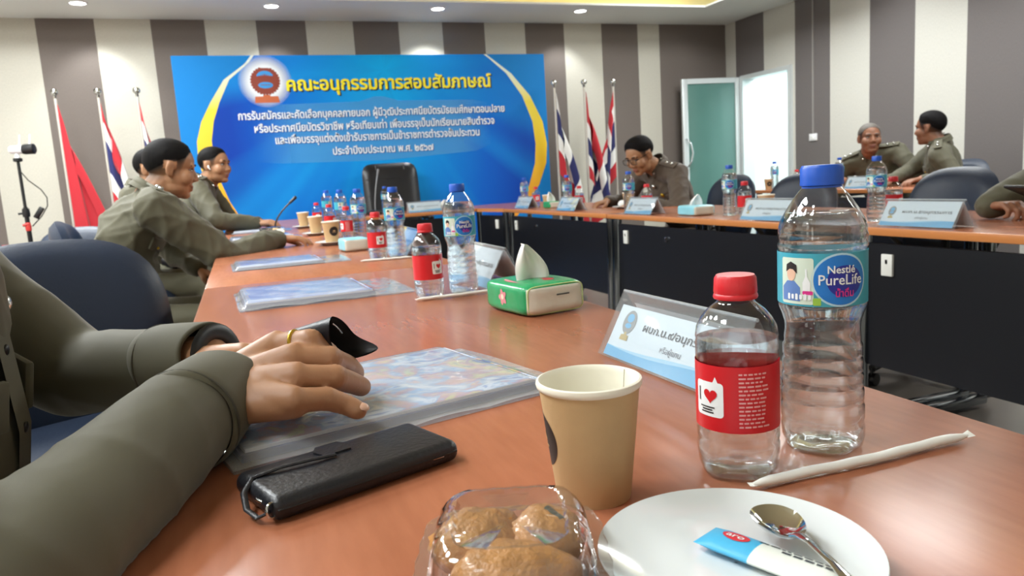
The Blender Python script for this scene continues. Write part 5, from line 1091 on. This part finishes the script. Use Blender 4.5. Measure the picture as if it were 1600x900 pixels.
def person(label, seat, face, head, look, hands, uni=None, skin=None, hair=None, voxel=0.0045, hthick=0.008, pins='silver', seed=1, legs=True, roll=0.0, neck_back=0.03, knee_dx=0.42, arm=(0.30, 0.27), hints=((0, 0, -1), (0, 0, -1)), sh_off=((0, 0, 0), (0, 0, 0)), wide=1.0, badge=None, hip_z=0.53, curls=(0.5, 0.5), eyes=True, belly=1.0, wr_amp=0.018, top=0.0, sleeve=1.0, smile=0.0, slv=0.02):
    """seated officer; hands = (right wrist, right finger dir, left wrist, left finger dir)"""
    uni = uni or m_uni; skin = skin or m_skin; hair = hair or m_hair
    base = Vector((seat[0], seat[1], 0)); F_ = Vector((math.cos(face), math.sin(face), 0)); Lf = Vector((-math.sin(face), math.cos(face), 0))
    hip = Vector((seat[0], seat[1], hip_z)); Hm = lookat(head, look, roll); hd = Vector(head); hup = Hm.to_3x3() @ Vector((0, 0, 1)); hfw = Hm.to_3x3() @ Vector((1, 0, 0))
    nk = hd-hup*0.118-hfw*0.050; nk = nk-F_*neck_back
    sp = (nk-hip); SL = sp.length; up = sp.normalized(); fw = (F_-up*F_.dot(up)).normalized(); lt = up.cross(fw); MT = Matrix((fw, lt, up)).transposed()
    shR = nk-up*0.045-lt*0.19+Vector(sh_off[0]); shL = nk-up*0.045+lt*0.19+Vector(sh_off[1])
    wR, dR, wL, dL = [Vector(q) for q in hands]
    eR = ik(shR, wR, arm[0], arm[1], hints[0]); eL = ik(shL, wL, arm[0], arm[1], hints[1])
    def torso(g, k):
        g.ell(hip+up*0.06, (0.135*k*belly, 0.178*k, 0.16*k), 24, MT); g.ell(hip+up*SL*0.36+fw*0.01, (0.128*k*belly, 0.165*k, 0.20*k), 24, MT); g.ell(hip+up*SL*0.68, (0.125*k, 0.178*k, 0.19*k), 24, MT)
        g.cap(shR+lt*0.03, shL-lt*0.03, 0.078*k, 0.078*k, 16); g.cap(nk+up*0.0, shR+lt*0.05, 0.062*k, 0.066*k); g.cap(nk+up*0.0, shL-lt*0.05, 0.062*k, 0.066*k)
    g = G(); torso(g, 0.86); head_prims(g, Hm, wide); g.cap(hd-hup*0.05-hfw*0.022, nk-up*0.03, 0.056, 0.060, 16); g.cap(hd-hup*0.09-hfw*0.035, nk, 0.055, 0.058, 16)
    for s0, e0, w0 in ((shR, eR, wR), (shL, eL, wL)): g.cap(s0, e0, 0.052, 0.042); g.cap(e0, w0, 0.042, 0.027)
    hand_prims(g, wR, dR, (0, 0, 1) if abs(dR.z) < 0.8 else F_, True, curl=(curls[0]*0.8, curls[0], curls[0], curls[0]*1.1)); hand_prims(g, wL, dL, (0, 0, 1) if abs(dL.z) < 0.8 else F_, False, curl=(curls[1]*0.8, curls[1], curls[1], curls[1]*1.1))
    V, F, ed = remesh(g, voxel, 5, 0.5); Hi = np.array(Hm.inverted()); P = V @ Hi[:3, :3].T+Hi[:3, 3]; X3 = np.array(Hm)[:3, :3]
    for s_ in (-1, 1):
        d2 = ((P-np.array([0.083, s_*0.032, 0.004]))/np.array([0.02, 0.017, 0.012]))**2; V = V-(np.exp(-d2.sum(1))*0.007)[:, None]*X3[:, 0]
        d2 = ((P-np.array([0.0, s_*0.085, -0.004]))/np.array([0.010, 0.012, 0.018]))**2; V = V-(np.exp(-d2.sum(1))*0.004*s_)[:, None]*X3[:, 1]
    if smile:
        for s_ in (-1, 1):
            d2 = ((P-np.array([0.076, s_*0.026, -0.066]))/np.array([0.02, 0.011, 0.012]))**2; V = V+(np.exp(-d2.sum(1))*smile)[:, None]*(X3[:, 2]-0.5*X3[:, 0]+0.4*s_*X3[:, 1])
    N_ = normals(V, F)
    o = mesh_obj('person', V, F, skin, None, base, skin_attr(V, Hm)); o.location = base; tag(o, label, 'person')
    add_hair(V, N_, F, Hm, hair, o, base, hthick, top=top); face_parts(Hm, o, base, hair, eyes)
    # shirt
    g = G(); torso(g, 1.0)
    for s0, e0, w0 in ((shR, eR, wR), (shL, eL, wL)):
        g.cap(s0, e0, 0.073*sleeve, 0.060*sleeve, 16); g.cap(e0, w0-(w0-e0).normalized()*slv, 0.060*sleeve, 0.043*sleeve, 16)
    V, F, ed = remesh(g, 0.009, 3, 0.5); N_ = normals(V, F); V = wrinkle(V, N_, seed, wr_amp); so = mesh_obj('shirt', V, F, uni, o, base)
    collar(nk+up*0.038, (up+hup*0.3), (fw+hfw*0.2), base, o, uni)
    for s0, sg in ((shR, -1), (shL, 1)):
        g = G(); a = nk+lt*sg*0.075+up*0.037; b = s0+lt*sg*0.035+up*0.060; dd = (b-a)
        g.box((a+b)/2-base+up*0.010, (dd.length, 0.052, 0.008), bev=0.003); k = len(g.v)
        rot = Matrix((dd.normalized(), up.cross(dd.normalized()).normalized(), dd.normalized().cross(up.cross(dd.normalized()).normalized()))).transposed(); c = Vector((a+b)/2-base+up*0.010)
        g.v = [tuple(c+rot @ (Vector(v)-c)) for v in g.v]; ep = build('epaulette', g, uni, o)
        g = G()
        for t_ in (0.45, 0.75): p = a+dd*t_-base+up*0.018; g.ell(p, (0.011, 0.011, 0.008), 10)
        build('rank_pin', g, m_silver if pins == 'silver' else m_goldp, ep)
    # pockets and buttons on the chest
    for sg in (-1, 1):
        c = hip+up*SL*0.70+lt*sg*0.085+fw*0.104-base; g = G(); g.box((0, 0, 0), (0.010, 0.105, 0.05), rz=sg*R(24), bev=0.004); g.v = [tuple(c+MT @ Vector(v)) for v in g.v]; pk = build('pocket_flap', g, uni, o)
        g = G(); g.ell(c+fw*0.007-up*0.012, (0.006, 0.006, 0.006), 10); build('pocket_button', g, m_goldp, pk)
    if badge is not None:
        for (dl, du, mm) in badge: g = G(); c = hip+up*(SL*0.70+du)+lt*dl+fw*0.112-base; g.ell(c, (0.010, 0.018, 0.014), 12, MT); build('badge', g, mm, o)
    g = G()
    for k in range(5): c = hip+up*SL*(0.28+0.14*k)+fw*0.131-base; g.ell(c, (0.005, 0.006, 0.006), 8); 
    g = G(); pts = []
    for k in range(24): a = 2*PI*k/24; pts.append(hip+up*0.03+fw*(0.142*belly*math.cos(a))+lt*(0.182*math.sin(a))-base)
    g.tube(pts, 0.018, 8, flat=0.4, up=tuple(lt*0.01+fw), closed=True); build('belt', g, m_belt, o)
    if legs:
        g = G(); g.ell(hip-up*0.02, (0.15, 0.185, 0.10), 20, MT)
        for sg in (-1, 1):
            h0 = hip+Lf*sg*0.095-Vector((0, 0, 0.02)); kn = h0+F_*knee_dx+Lf*sg*0.04-Vector((0, 0, 0.0)); kn.z = 0.50; an = kn+F_*0.02; an.z = 0.10
            g.cap(h0, kn, 0.088, 0.066, 16); g.cap(kn, an, 0.066, 0.050, 16)
        V, F, ed = remesh(g, 0.012, 2, 0.5); N_ = normals(V, F); V = wrinkle(V, N_, seed+5, 0.010); mesh_obj('trousers', V, F, uni, o, base)
        for sg in (-1, 1):
            kn = hip+Lf*sg*0.095+F_*knee_dx+Lf*sg*0.04; p = Vector((kn.x, kn.y, 0))+F_*0.05-base; g = G(); g.ell(p+Vector((0, 0, 0.045)), (0.14, 0.048, 0.045), 16, Matrix((F_, Lf, Vector((0, 0, 1)))).transposed()); g.cap(p-F_*0.03+Vector((0, 0, 0.05)), p-F_*0.03+Vector((0, 0, 0.12)), 0.05, 0.05)
            g.v = [(x, y, max(z, 0.0)) for x, y, z in g.v]; build('shoe', g, m_belt, o)
    return o, dict(base=base, Hm=Hm, wR=wR, wL=wL, eR=eR, eL=eL, shR=shR, shL=shL, fw=fw, up=up, lt=lt, nk=nk)
def watch(w0, e0, base, root, m_, r=0.031):
    w0, e0 = Vector(w0), Vector(e0); d = (w0-e0).normalized(); c = w0+d*0.004-Vector(base); x = d.orthogonal().normalized(); y = d.cross(x); g = G()
    g.tube([tuple(c+x*r*math.cos(2*PI*k/20)+y*r*math.sin(2*PI*k/20)) for k in range(20)], 0.009, 8, flat=0.35, up=tuple(d), closed=True)
    wt = build('watch_strap', g, m_, root); n = Vector((-0.2, -0.75, 0.63)); n = (n-d*n.dot(d)).normalized(); q = n.to_track_quat('Z', 'Y').to_matrix().to_4x4(); g = G(); g.lathe([(0.001, 0.007), (0.015, 0.007), (0.017, 0.005), (0.017, 0)], 20, M=Matrix.Translation(c+n*r) @ q); build('watch_case', g, mat('watch face', (226, 224, 206), 0.25), wt)
# smiling officer reaching for his cup
p, d = person('smiling officer in profile, leaning on the table and reaching for his cup', (-0.60, 3.36), R(2), (-0.245, 3.38, 1.113), (0.97, 0.10, -0.20), ((0.150, 3.44, 0.792), (1, -0.12, -0.10), (-0.20, 3.66, 0.67), (0.6, -0.1, -0.5)),
    seed=3, arm=(0.33, 0.30), hints=((0, -0.6, -1), (0, 1, -0.5)), sh_off=((0.05, 0, -0.01), (0, 0, -0.02)), curls=(0.42, 0.5), belly=1.2, wide=1.06, voxel=0.0034, wr_amp=0.030, neck_back=0.02, sleeve=1.18, smile=0.006)
watch(d['wR'], d['eR'], d['base'], p, m_silver)
person('short-haired officer mostly hidden behind the smiling one', (-0.62, 4.76), R(-5), (-0.435, 4.74, 1.165), (0.90, -0.42, -0.05), ((-0.26, 4.56, 0.68), (1, 0.2, -0.3), (-0.26, 4.88, 0.68), (1, -0.2, -0.3)), seed=11, hints=((-0.3, -1, -1), (-0.3, 1, -1)))
p, d = person('upright officer wearing an earpiece at the end of the row', (-0.40, 5.40), R(-8), (-0.120, 5.36, 1.195), (0.86, -0.50, -0.04), ((0.10, 5.12, 0.80), (0.8, -0.2, 0.0), (0.12, 5.42, 0.80), (0.8, -0.3, 0)), seed=17, hints=((-0.3, -1, -0.6), (-0.3, 1, -0.8)), badge=((-0.085, -0.055, m_silver), (-0.08, 0.02, m_silver)), wide=1.08, voxel=0.004, sleeve=1.05, neck_back=0.035)
Hl = d['Hm']; g = G(); g.T = Matrix.Translation(-d['base']) @ Hl; g.ell((0.004, -0.084, -0.010), (0.009, 0.006, 0.010), 10); g.cap((0.006, -0.088, -0.012), (0.016, -0.085, -0.028), 0.004, 0.003); build('earpiece', g, mat('earpiece white', (238, 236, 230), 0.3), p)
# man in glasses writing
p, d = person('officer in glasses bending over the flag-side table to write', (2.98, 4.46), R(184), (2.505, 4.37, 1.082), (-0.82, -0.22, -0.42), ((2.38, 4.62, 0.79), (-0.9, -0.1, -0.15), (2.42, 4.24, 0.79), (-0.8, 0.45, -0.1)), uni=m_uni2, seed=23, hints=((0.3, 1, -0.8), (0.5, -1, -0.8)), badge=((0.075, 0.03, m_goldp), (0.085, -0.05, m_goldp), (0.03, 0.10, m_silver)), neck_back=0.05, wide=1.04, voxel=0.004, curls=(0.7, 0.5), hthick=0.013, top=0.006)
Hl = d['Hm']; T_ = Matrix.Translation(-d['base']) @ Hl; m_fr = mat('glasses frame', (28, 24, 24), 0.3)
g = G(); g.T = T_
for s_ in (-1, 1): g.tube([(0.105-0.006*abs(y)/0.05, s_*(0.034+x), 0.002+y) for x, y in rrect(0.05, 0.036, 0.012)], 0.0022, 6, closed=True); g.tube([(0.100, s_*0.060, 0.012), (0.05, s_*0.078, 0.012), (-0.01, s_*0.084, 0.012), (-0.02, s_*0.083, 0.0)], 0.0022, 6)
g.tube([(0.105, -0.010, 0.006), (0.109, 0, 0.008), (0.105, 0.010, 0.006)], 0.0018, 6); gl = build('eyeglasses', g, m_fr, p)
g = G(); g.T = T_
for s_ in (-1, 1): g.add([(0.1035, s_*(0.034+x), 0.002+y) for x, y in rrect(0.049, 0.035, 0.012)], [tuple(range(24))])
build('lenses', g, mat_clear('lens clear', (240, 244, 244), 0.02, 1.0), gl)
person('grey-haired officer at the far wall, facing the man beside him', (5.10, 4.72), R(205), (4.70, 4.62, 1.118), (-0.50, -0.86, 0.05), ((4.62, 4.80, 0.80), (-1, 0.2, -0.1), (4.60, 4.36, 0.80), (-1, 0.3, -0.1)), skin=m_skin2, hair=m_hairg, seed=29, hthick=0.005, hints=((0.3, 1, -0.8), (0.3, -1, -0.8)), voxel=0.0045, neck_back=0.07)
person('black-haired officer at the far wall turned away from the camera', (4.97, 4.12), R(128), (4.80, 4.16, 1.155), (-0.36, 0.93, -0.02), ((4.52, 4.24, 0.80), (-1, 0.2, -0.1), (4.55, 4.00, 0.80), (-1, 0.3, -0.1)), seed=31, skin=m_skin2, hints=((0.3, 1, -0.8), (0.3, -1, -0.8)), hthick=0.013, neck_back=0.015)
# officer at the right edge with a phone
p, d = person('officer at the picture edge showing only a sleeve and a hand with a phone', (3.14, 1.52), R(178), (2.86, 1.42, 1.20), (-0.95, 0.05, -0.3), ((2.37, 1.815, 0.797), (-0.08, -1.0, 0.05), (2.40, 1.36, 0.80), (-0.9, 0.4, 0)), seed=37, skin=m_skin2, hints=((0.2, 1, -0.5), (0.2, -1, -0.8)), voxel=0.0035, curls=(0.95, 0.6), sleeve=1.15, slv=0.0)
t = thing('smartphone', 'black smartphone held above the table at the picture edge', 'phone', (2.340, 1.66, 0.846), R(-22))
g = G(); g.box((0, 0, 0), (0.078, 0.155, 0.011), bev=0.004, seg=3, ry=R(25)); build('phone_body', g, m_dark, t)
g = G(); g.box((0.0024, 0, 0.0052), (0.070, 0.145, 0.001), ry=R(25)); build('screen', g, mat('phone glass', (10, 11, 14), 0.08), t)

# ------------------------------------------------------------------ the close officer, his hands and the pouch
base = Vector((-0.55, 0.90, 0)); m_skn = m_skin
hipN = Vector((-0.43, 0.92, 0.53)); headN = Vector((-0.315, 0.905, 1.195)); Hm = lookat(headN, (0.93, 0.05, -0.30)); nk = Vector((-0.355, 0.92, 1.04))
shR = Vector((-0.35, 0.68, 0.955)); shL = Vector((-0.375, 1.10, 0.925)); eR = Vector((-0.178, 0.452, 0.762)); wR = Vector((-0.036, 0.765, 0.803)); eL = Vector((-0.225, 1.090, 0.772)); wL = Vector((-0.055, 0.940, 0.800))
up = (nk-hipN).normalized(); fw = Vector((1, 0, 0)); fw = (fw-up*fw.dot(up)).normalized(); lt = up.cross(fw); MT = Matrix((fw, lt, up)).transposed()
def torsoN(g, k):
    g.ell(hipN+up*0.06, (0.15*k, 0.19*k, 0.16*k), 24, MT); g.ell(hipN+up*0.22, (0.15*k, 0.18*k, 0.20*k), 24, MT); g.ell(hipN+up*0.36, (0.130*k, 0.18*k, 0.17*k), 24, MT)
    g.cap(shR+lt*0.04, shL-lt*0.04, 0.070*k, 0.070*k, 16); g.cap(nk, shR+lt*0.06, 0.058*k, 0.062*k); g.cap(nk, shL-lt*0.06, 0.058*k, 0.062*k)
FG = {'idx': [(.020, .792, .834), (.053, .772, .838), (.071, .783, .820), (.077, .798, .802)], 'mid': [(.034, .757, .826), (.069, .755, .821), (.090, .790, .803), (.099, .808, .790)],
      'ring': [(.034, .725, .814), (.070, .728, .808), (.090, .752, .793), (.099, .764, .785)], 'lit': [(.028, .696, .800), (.058, .703, .795), (.075, .704, .786), (.085, .700, .780)]}
g = G(); torsoN(g, 0.85); head_prims(g, Hm, 1.0); g.cap(headN+Vector((-0.03, 0, -0.06)), nk, 0.056, 0.060, 16)
for s0, e0, w0 in ((shR, eR, wR), (shL, eL, wL)): g.cap(s0, e0, 0.052, 0.044); g.cap(e0, w0, 0.044, 0.0285)
for k, (nm, q) in enumerate(FG.items()):
    r0 = (0.0138, 0.0140, 0.0134, 0.0122)[k]; a0 = wR+Vector((0.004, 0.016-0.012*k, 0.003-0.002*k))
    g.cap(a0, q[0], 0.0215, r0*1.12, 16)
    for j in range(3): g.cap(q[j], q[j+1], r0*(1-0.07*j), r0*(1-0.07*(j+1)), 16)
    g.ell(q[0], (r0*1.12, r0*1.12, r0*1.12), 14); g.ell(q[1], (r0*1.03,)*3, 12)
g.cap((-0.02, 0.72, 0.795), (0.028, 0.698, 0.795), 0.017, 0.013, 16); g.ell((0.0, 0.745, 0.803), (0.040, 0.040, 0.020), 20)
g.cap((-0.012, 0.795, 0.808), (0.022, 0.822, 0.812), 0.019, 0.0155, 16); g.cap((0.022, 0.822, 0.812), (0.052, 0.832, 0.808), 0.0145, 0.012, 16); g.cap((0.052, 0.832, 0.808), (0.076, 0.832, 0.804), 0.012, 0.0095, 16)
hand_prims(g, wL, (0.62, -0.55, 0.10), (0.1, 0.25, 1), False, curl=(0.55, 0.6, 0.6, 0.65), thumb=0.4)
V, F, ed = remesh(g, 0.0024, 4, 0.45); N_ = normals(V, F)
# knuckle creases and tendons on the close hand
D = np.zeros(len(V))
for nm, q in FG.items():
    q = [np.array(x) for x in q]
    for j in (1, 2):
        ax = (q[j+1]-q[j-1]); ax = ax/np.linalg.norm(ax); rel = V-q[j]; s_ = rel @ ax; rad = np.linalg.norm(rel, axis=1)
        D -= np.where(rad < 0.019, 0.0007*(np.exp(-(s_/0.0011)**2)+0.7*np.exp(-((s_-0.004)/0.0011)**2)+0.7*np.exp(-((s_+0.004)/0.0011)**2)), 0)
    a, b = np.array(wR), q[0]; ab = b-a; tt = np.clip(((V-a) @ ab)/(ab @ ab), 0, 1.05); dist = np.linalg.norm((V-a-tt[:, None]*ab)[:, :2], axis=1); D += np.where((N_[:, 2] > 0.3), 0.0016*np.exp(-(dist/0.0045)**2)*np.clip(tt*2-0.5, 0, 1), 0)
V = V+N_*D[:, None]
near = mesh_obj('person', V, F, m_skn, None, base, skin_attr(V, Hm)); near.location = base; tag(near, 'officer close to the camera whose forearms and hand rest on the table', 'person')
add_hair(V, N_, F, Hm, m_hair, near, base); face_parts(Hm, near, base, m_hair)
for nm, q in list(FG.items())[1:]:
    t3, t2 = Vector(q[3]), Vector(q[2]); d_ = (t3-t2).normalized(); n = Vector((-0.15, -0.25, 1)); n = (n-d_*n.dot(d_)).normalized(); s_ = n.cross(d_); r0 = 0.0095; g = G(); M_ = Matrix((d_, s_, n)).transposed()
    g.ell(t3+d_*0.004+n*r0*0.72-base, (0.0060, 0.0052, 0.0026), 12, M_); build('fingernail', g, m_nail, near)
q = [Vector(x) for x in FG['idx']]; d_ = (q[1]-q[0]).normalized(); c = q[0]*0.42+q[1]*0.58-base; x = d_.orthogonal().normalized(); y = d_.cross(x); g = G(); g.tube([tuple(c+x*0.0128*math.cos(2*PI*k/24)+y*0.0128*math.sin(2*PI*k/24)) for k in range(24)], 0.0022, 8, closed=True); build('gold_ring', g, m_goldp, near)
g = G(); torsoN(g, 1.0)
fR = (wR-eR).normalized(); fL = (wL-eL).normalized()
for s0, e0, w0, f in ((shR, eR, wR, fR), (shL, eL, wL, fL)):
    g.cap(s0, e0, 0.076, 0.058, 20); g.ell(e0, (0.057, 0.057, 0.055), 20); g.cap(e0, w0-f*0.075, 0.056, 0.046, 24); g.cap(w0-f*0.10, w0-f*0.055, 0.047, 0.041, 24)
V, F, ed = remesh(g, 0.0055, 4, 0.5); N_ = normals(V, F)
def lmask(V, a, b, w_): 
    a, b = np.array(a), np.array(b); ab = b-a; t = np.clip(((V-a) @ ab)/(ab @ ab), 0, 1); return np.exp(-(np.linalg.norm(V-a-t[:, None]*ab, axis=1)/w_)**2)
V = wrinkle(V, N_, 41, 0.012, 22.0); V[:, 2] = np.where((V[:, 0] > -0.11) & (V[:, 2] < 0.7515), 0.7515, V[:, 2])
shirt = mesh_obj('shirt', V, F, m_uni, near, base)
def cuff(w0, f, r0, r1, a=-0.072, b=0.004):
    w0 = Vector(w0); x = f.orthogonal().normalized(); y = f.cross(x); g = G(); lev = [(a-0.003, r0*0.97), (a, r0*1.03), (a+0.01, r0*1.05), ((a+b)/2, (r0+r1)/2*1.06), (b-0.004, r1*1.06), (b, r1*1.03), (b, r1*0.94), (b-0.03, r1*0.90)]
    vs, fs = [], []; n = 56
    for (t, r) in lev:
        for k in range(n): q = 2*PI*k/n; rr = r*(1+0.02*math.sin(3*q+t*40)); v = w0+f*(t+0.006*math.sin(q*2+1))+x*rr*math.cos(q)+y*rr*math.sin(q); v.z = max(v.z, 0.7655 if v.x > -0.02 else 0.7512); vs.append(v-base)
    for i in range(len(lev)-1):
        for k in range(n): k2 = (k+1) % n; fs.append((i*n+k, i*n+k2, (i+1)*n+k2, (i+1)*n+k))
    g.add(vs, fs); c = build('cuff', g, m_uni, near, smooth=True); g = G(); g.tube([w0+f*(a+0.004)+(x*math.cos(2*PI*k/40)+y*math.sin(2*PI*k/40))*r0*1.045-base for k in range(40)], 0.0011, 6, closed=True); build('cuff_seam', g, mat('seam khaki', (66, 64, 52), 0.8), c)
cuff(wR, fR, 0.0455, 0.0405); cuff(wL, fL, 0.046, 0.041)
cf = fL; g = G(); x = cf.orthogonal().normalized(); y = cf.cross(x); g.tube([wL+cf*0.016+(x*math.cos(2*PI*k/24)+y*math.sin(2*PI*k/24))*0.0315-base for k in range(24)], 0.010, 8, flat=0.4, up=tuple(cf), closed=True); build('watch_strap', g, m_dark, near)
collar(nk+up*0.02, up, fw, base, near, m_uni)
def on_chest(h, l, f): return hipN+up*h+lt*l+fw*f-base
g = G(); g.add([on_chest(0.05+0.05*k, s_*0.024, 0.1515-max(0, 0.05*k-0.20)*0.22) for k in range(9) for s_ in (-1, 1)], [(2*k, 2*k+1, 2*k+3, 2*k+2) for k in range(8)]); build('button_placket', g, m_uni, near)
for k in range(5): g = G(); g.ell(on_chest(0.08+0.085*k, 0, 0.1515-max(0, 0.085*k-0.17)*0.22), (0.003, 0.0065, 0.0065), 12, MT); build('button', g, m_dark, near)
for s_ in (-1, 1):
    g = G(); c = on_chest(0.285, s_*0.095, 0.117); g.box((0, 0, 0), (0.010, 0.115, 0.055), rz=s_*R(29), bev=0.004); g.v = [tuple(c+MT @ Vector(v)) for v in g.v]; pk = build('pocket_flap', g, m_uni, near)
    g = G(); g.ell(c+fw*0.004-up*0.015, (0.006, 0.006, 0.006), 10); build('pocket_button', g, m_goldp, pk)
g = G(); g.ell(on_chest(0.37, 0.10, 0.104), (0.010, 0.013, 0.013), 12); build('badge', g, m_silver, near)
g = G(); g.ell(hipN, (0.16, 0.19, 0.10), 20, MT)
for sg in (-1, 1):
    h0 = hipN+Vector((0, sg*0.10, -0.02)); kn = Vector((-0.12, 0.90+sg*0.14, 0.52)); an = Vector((-0.08, 0.90+sg*0.14, 0.10)); g.cap(h0, kn, 0.088, 0.068, 16); g.cap(kn, an, 0.066, 0.05, 16)
V, F, ed = remesh(g, 0.012, 2, 0.5); mesh_obj('trousers', V, F, m_uni, near, base)
for sg in (-1, 1):
    g = G(); g.ell((0.50, sg*0.14, 0.045), (0.14, 0.048, 0.045), 16); g.cap((0.46, sg*0.14, 0.05), (0.46, sg*0.14, 0.13), 0.05, 0.05); build('shoe', g, m_belt, near)
# black open pouch held in the hand
t = thing('glasses_pouch', 'open black soft pouch held under the fingers of the close officer', 'pouch', (0.038, 0.824, 0.824), 0)
ax = Vector((0.80, -0.56, 0.16)).normalized(); ux = Vector((0.45, 0.62, -0.64)); ux = (ux-ax*ux.dot(ax)).normalized(); vx = ax.cross(ux)
def pouch(u, v, k=1.0):
    a = 2*PI*u; w_ = 0.032*(0.85+0.22*v)*k; th = (0.010+0.010*v)*k; L_ = 0.060*v*(1+0.42*max(0, math.cos(a))**6+0.10*max(0, -math.cos(a))**4); c, s_ = math.cos(a), math.sin(a)
    return ax*L_+ux*(w_*c*(1-0.10*v*abs(s_)))+vx*(th*s_)
g = G(); g.grid(lambda u, v: tuple(pouch(u, v)), 48, 14); build('outer_leather', g, mat('pouch black', (20, 20, 26), 0.5, bump=(180, 0.3)), t, smooth=True)
g = G(); g.grid(lambda u, v: tuple(pouch(1-u, v, 0.93)), 48, 14); build('lining', g, mat('pouch lining', (12, 12, 14), 0.7), t, smooth=True)
g = G(); g.tube([tuple(pouch(0.17+0.12*k/6, 0.84, 0.90)) for k in range(7)], 0.0012, 6); build('metal_clasp', g, m_silver, t)
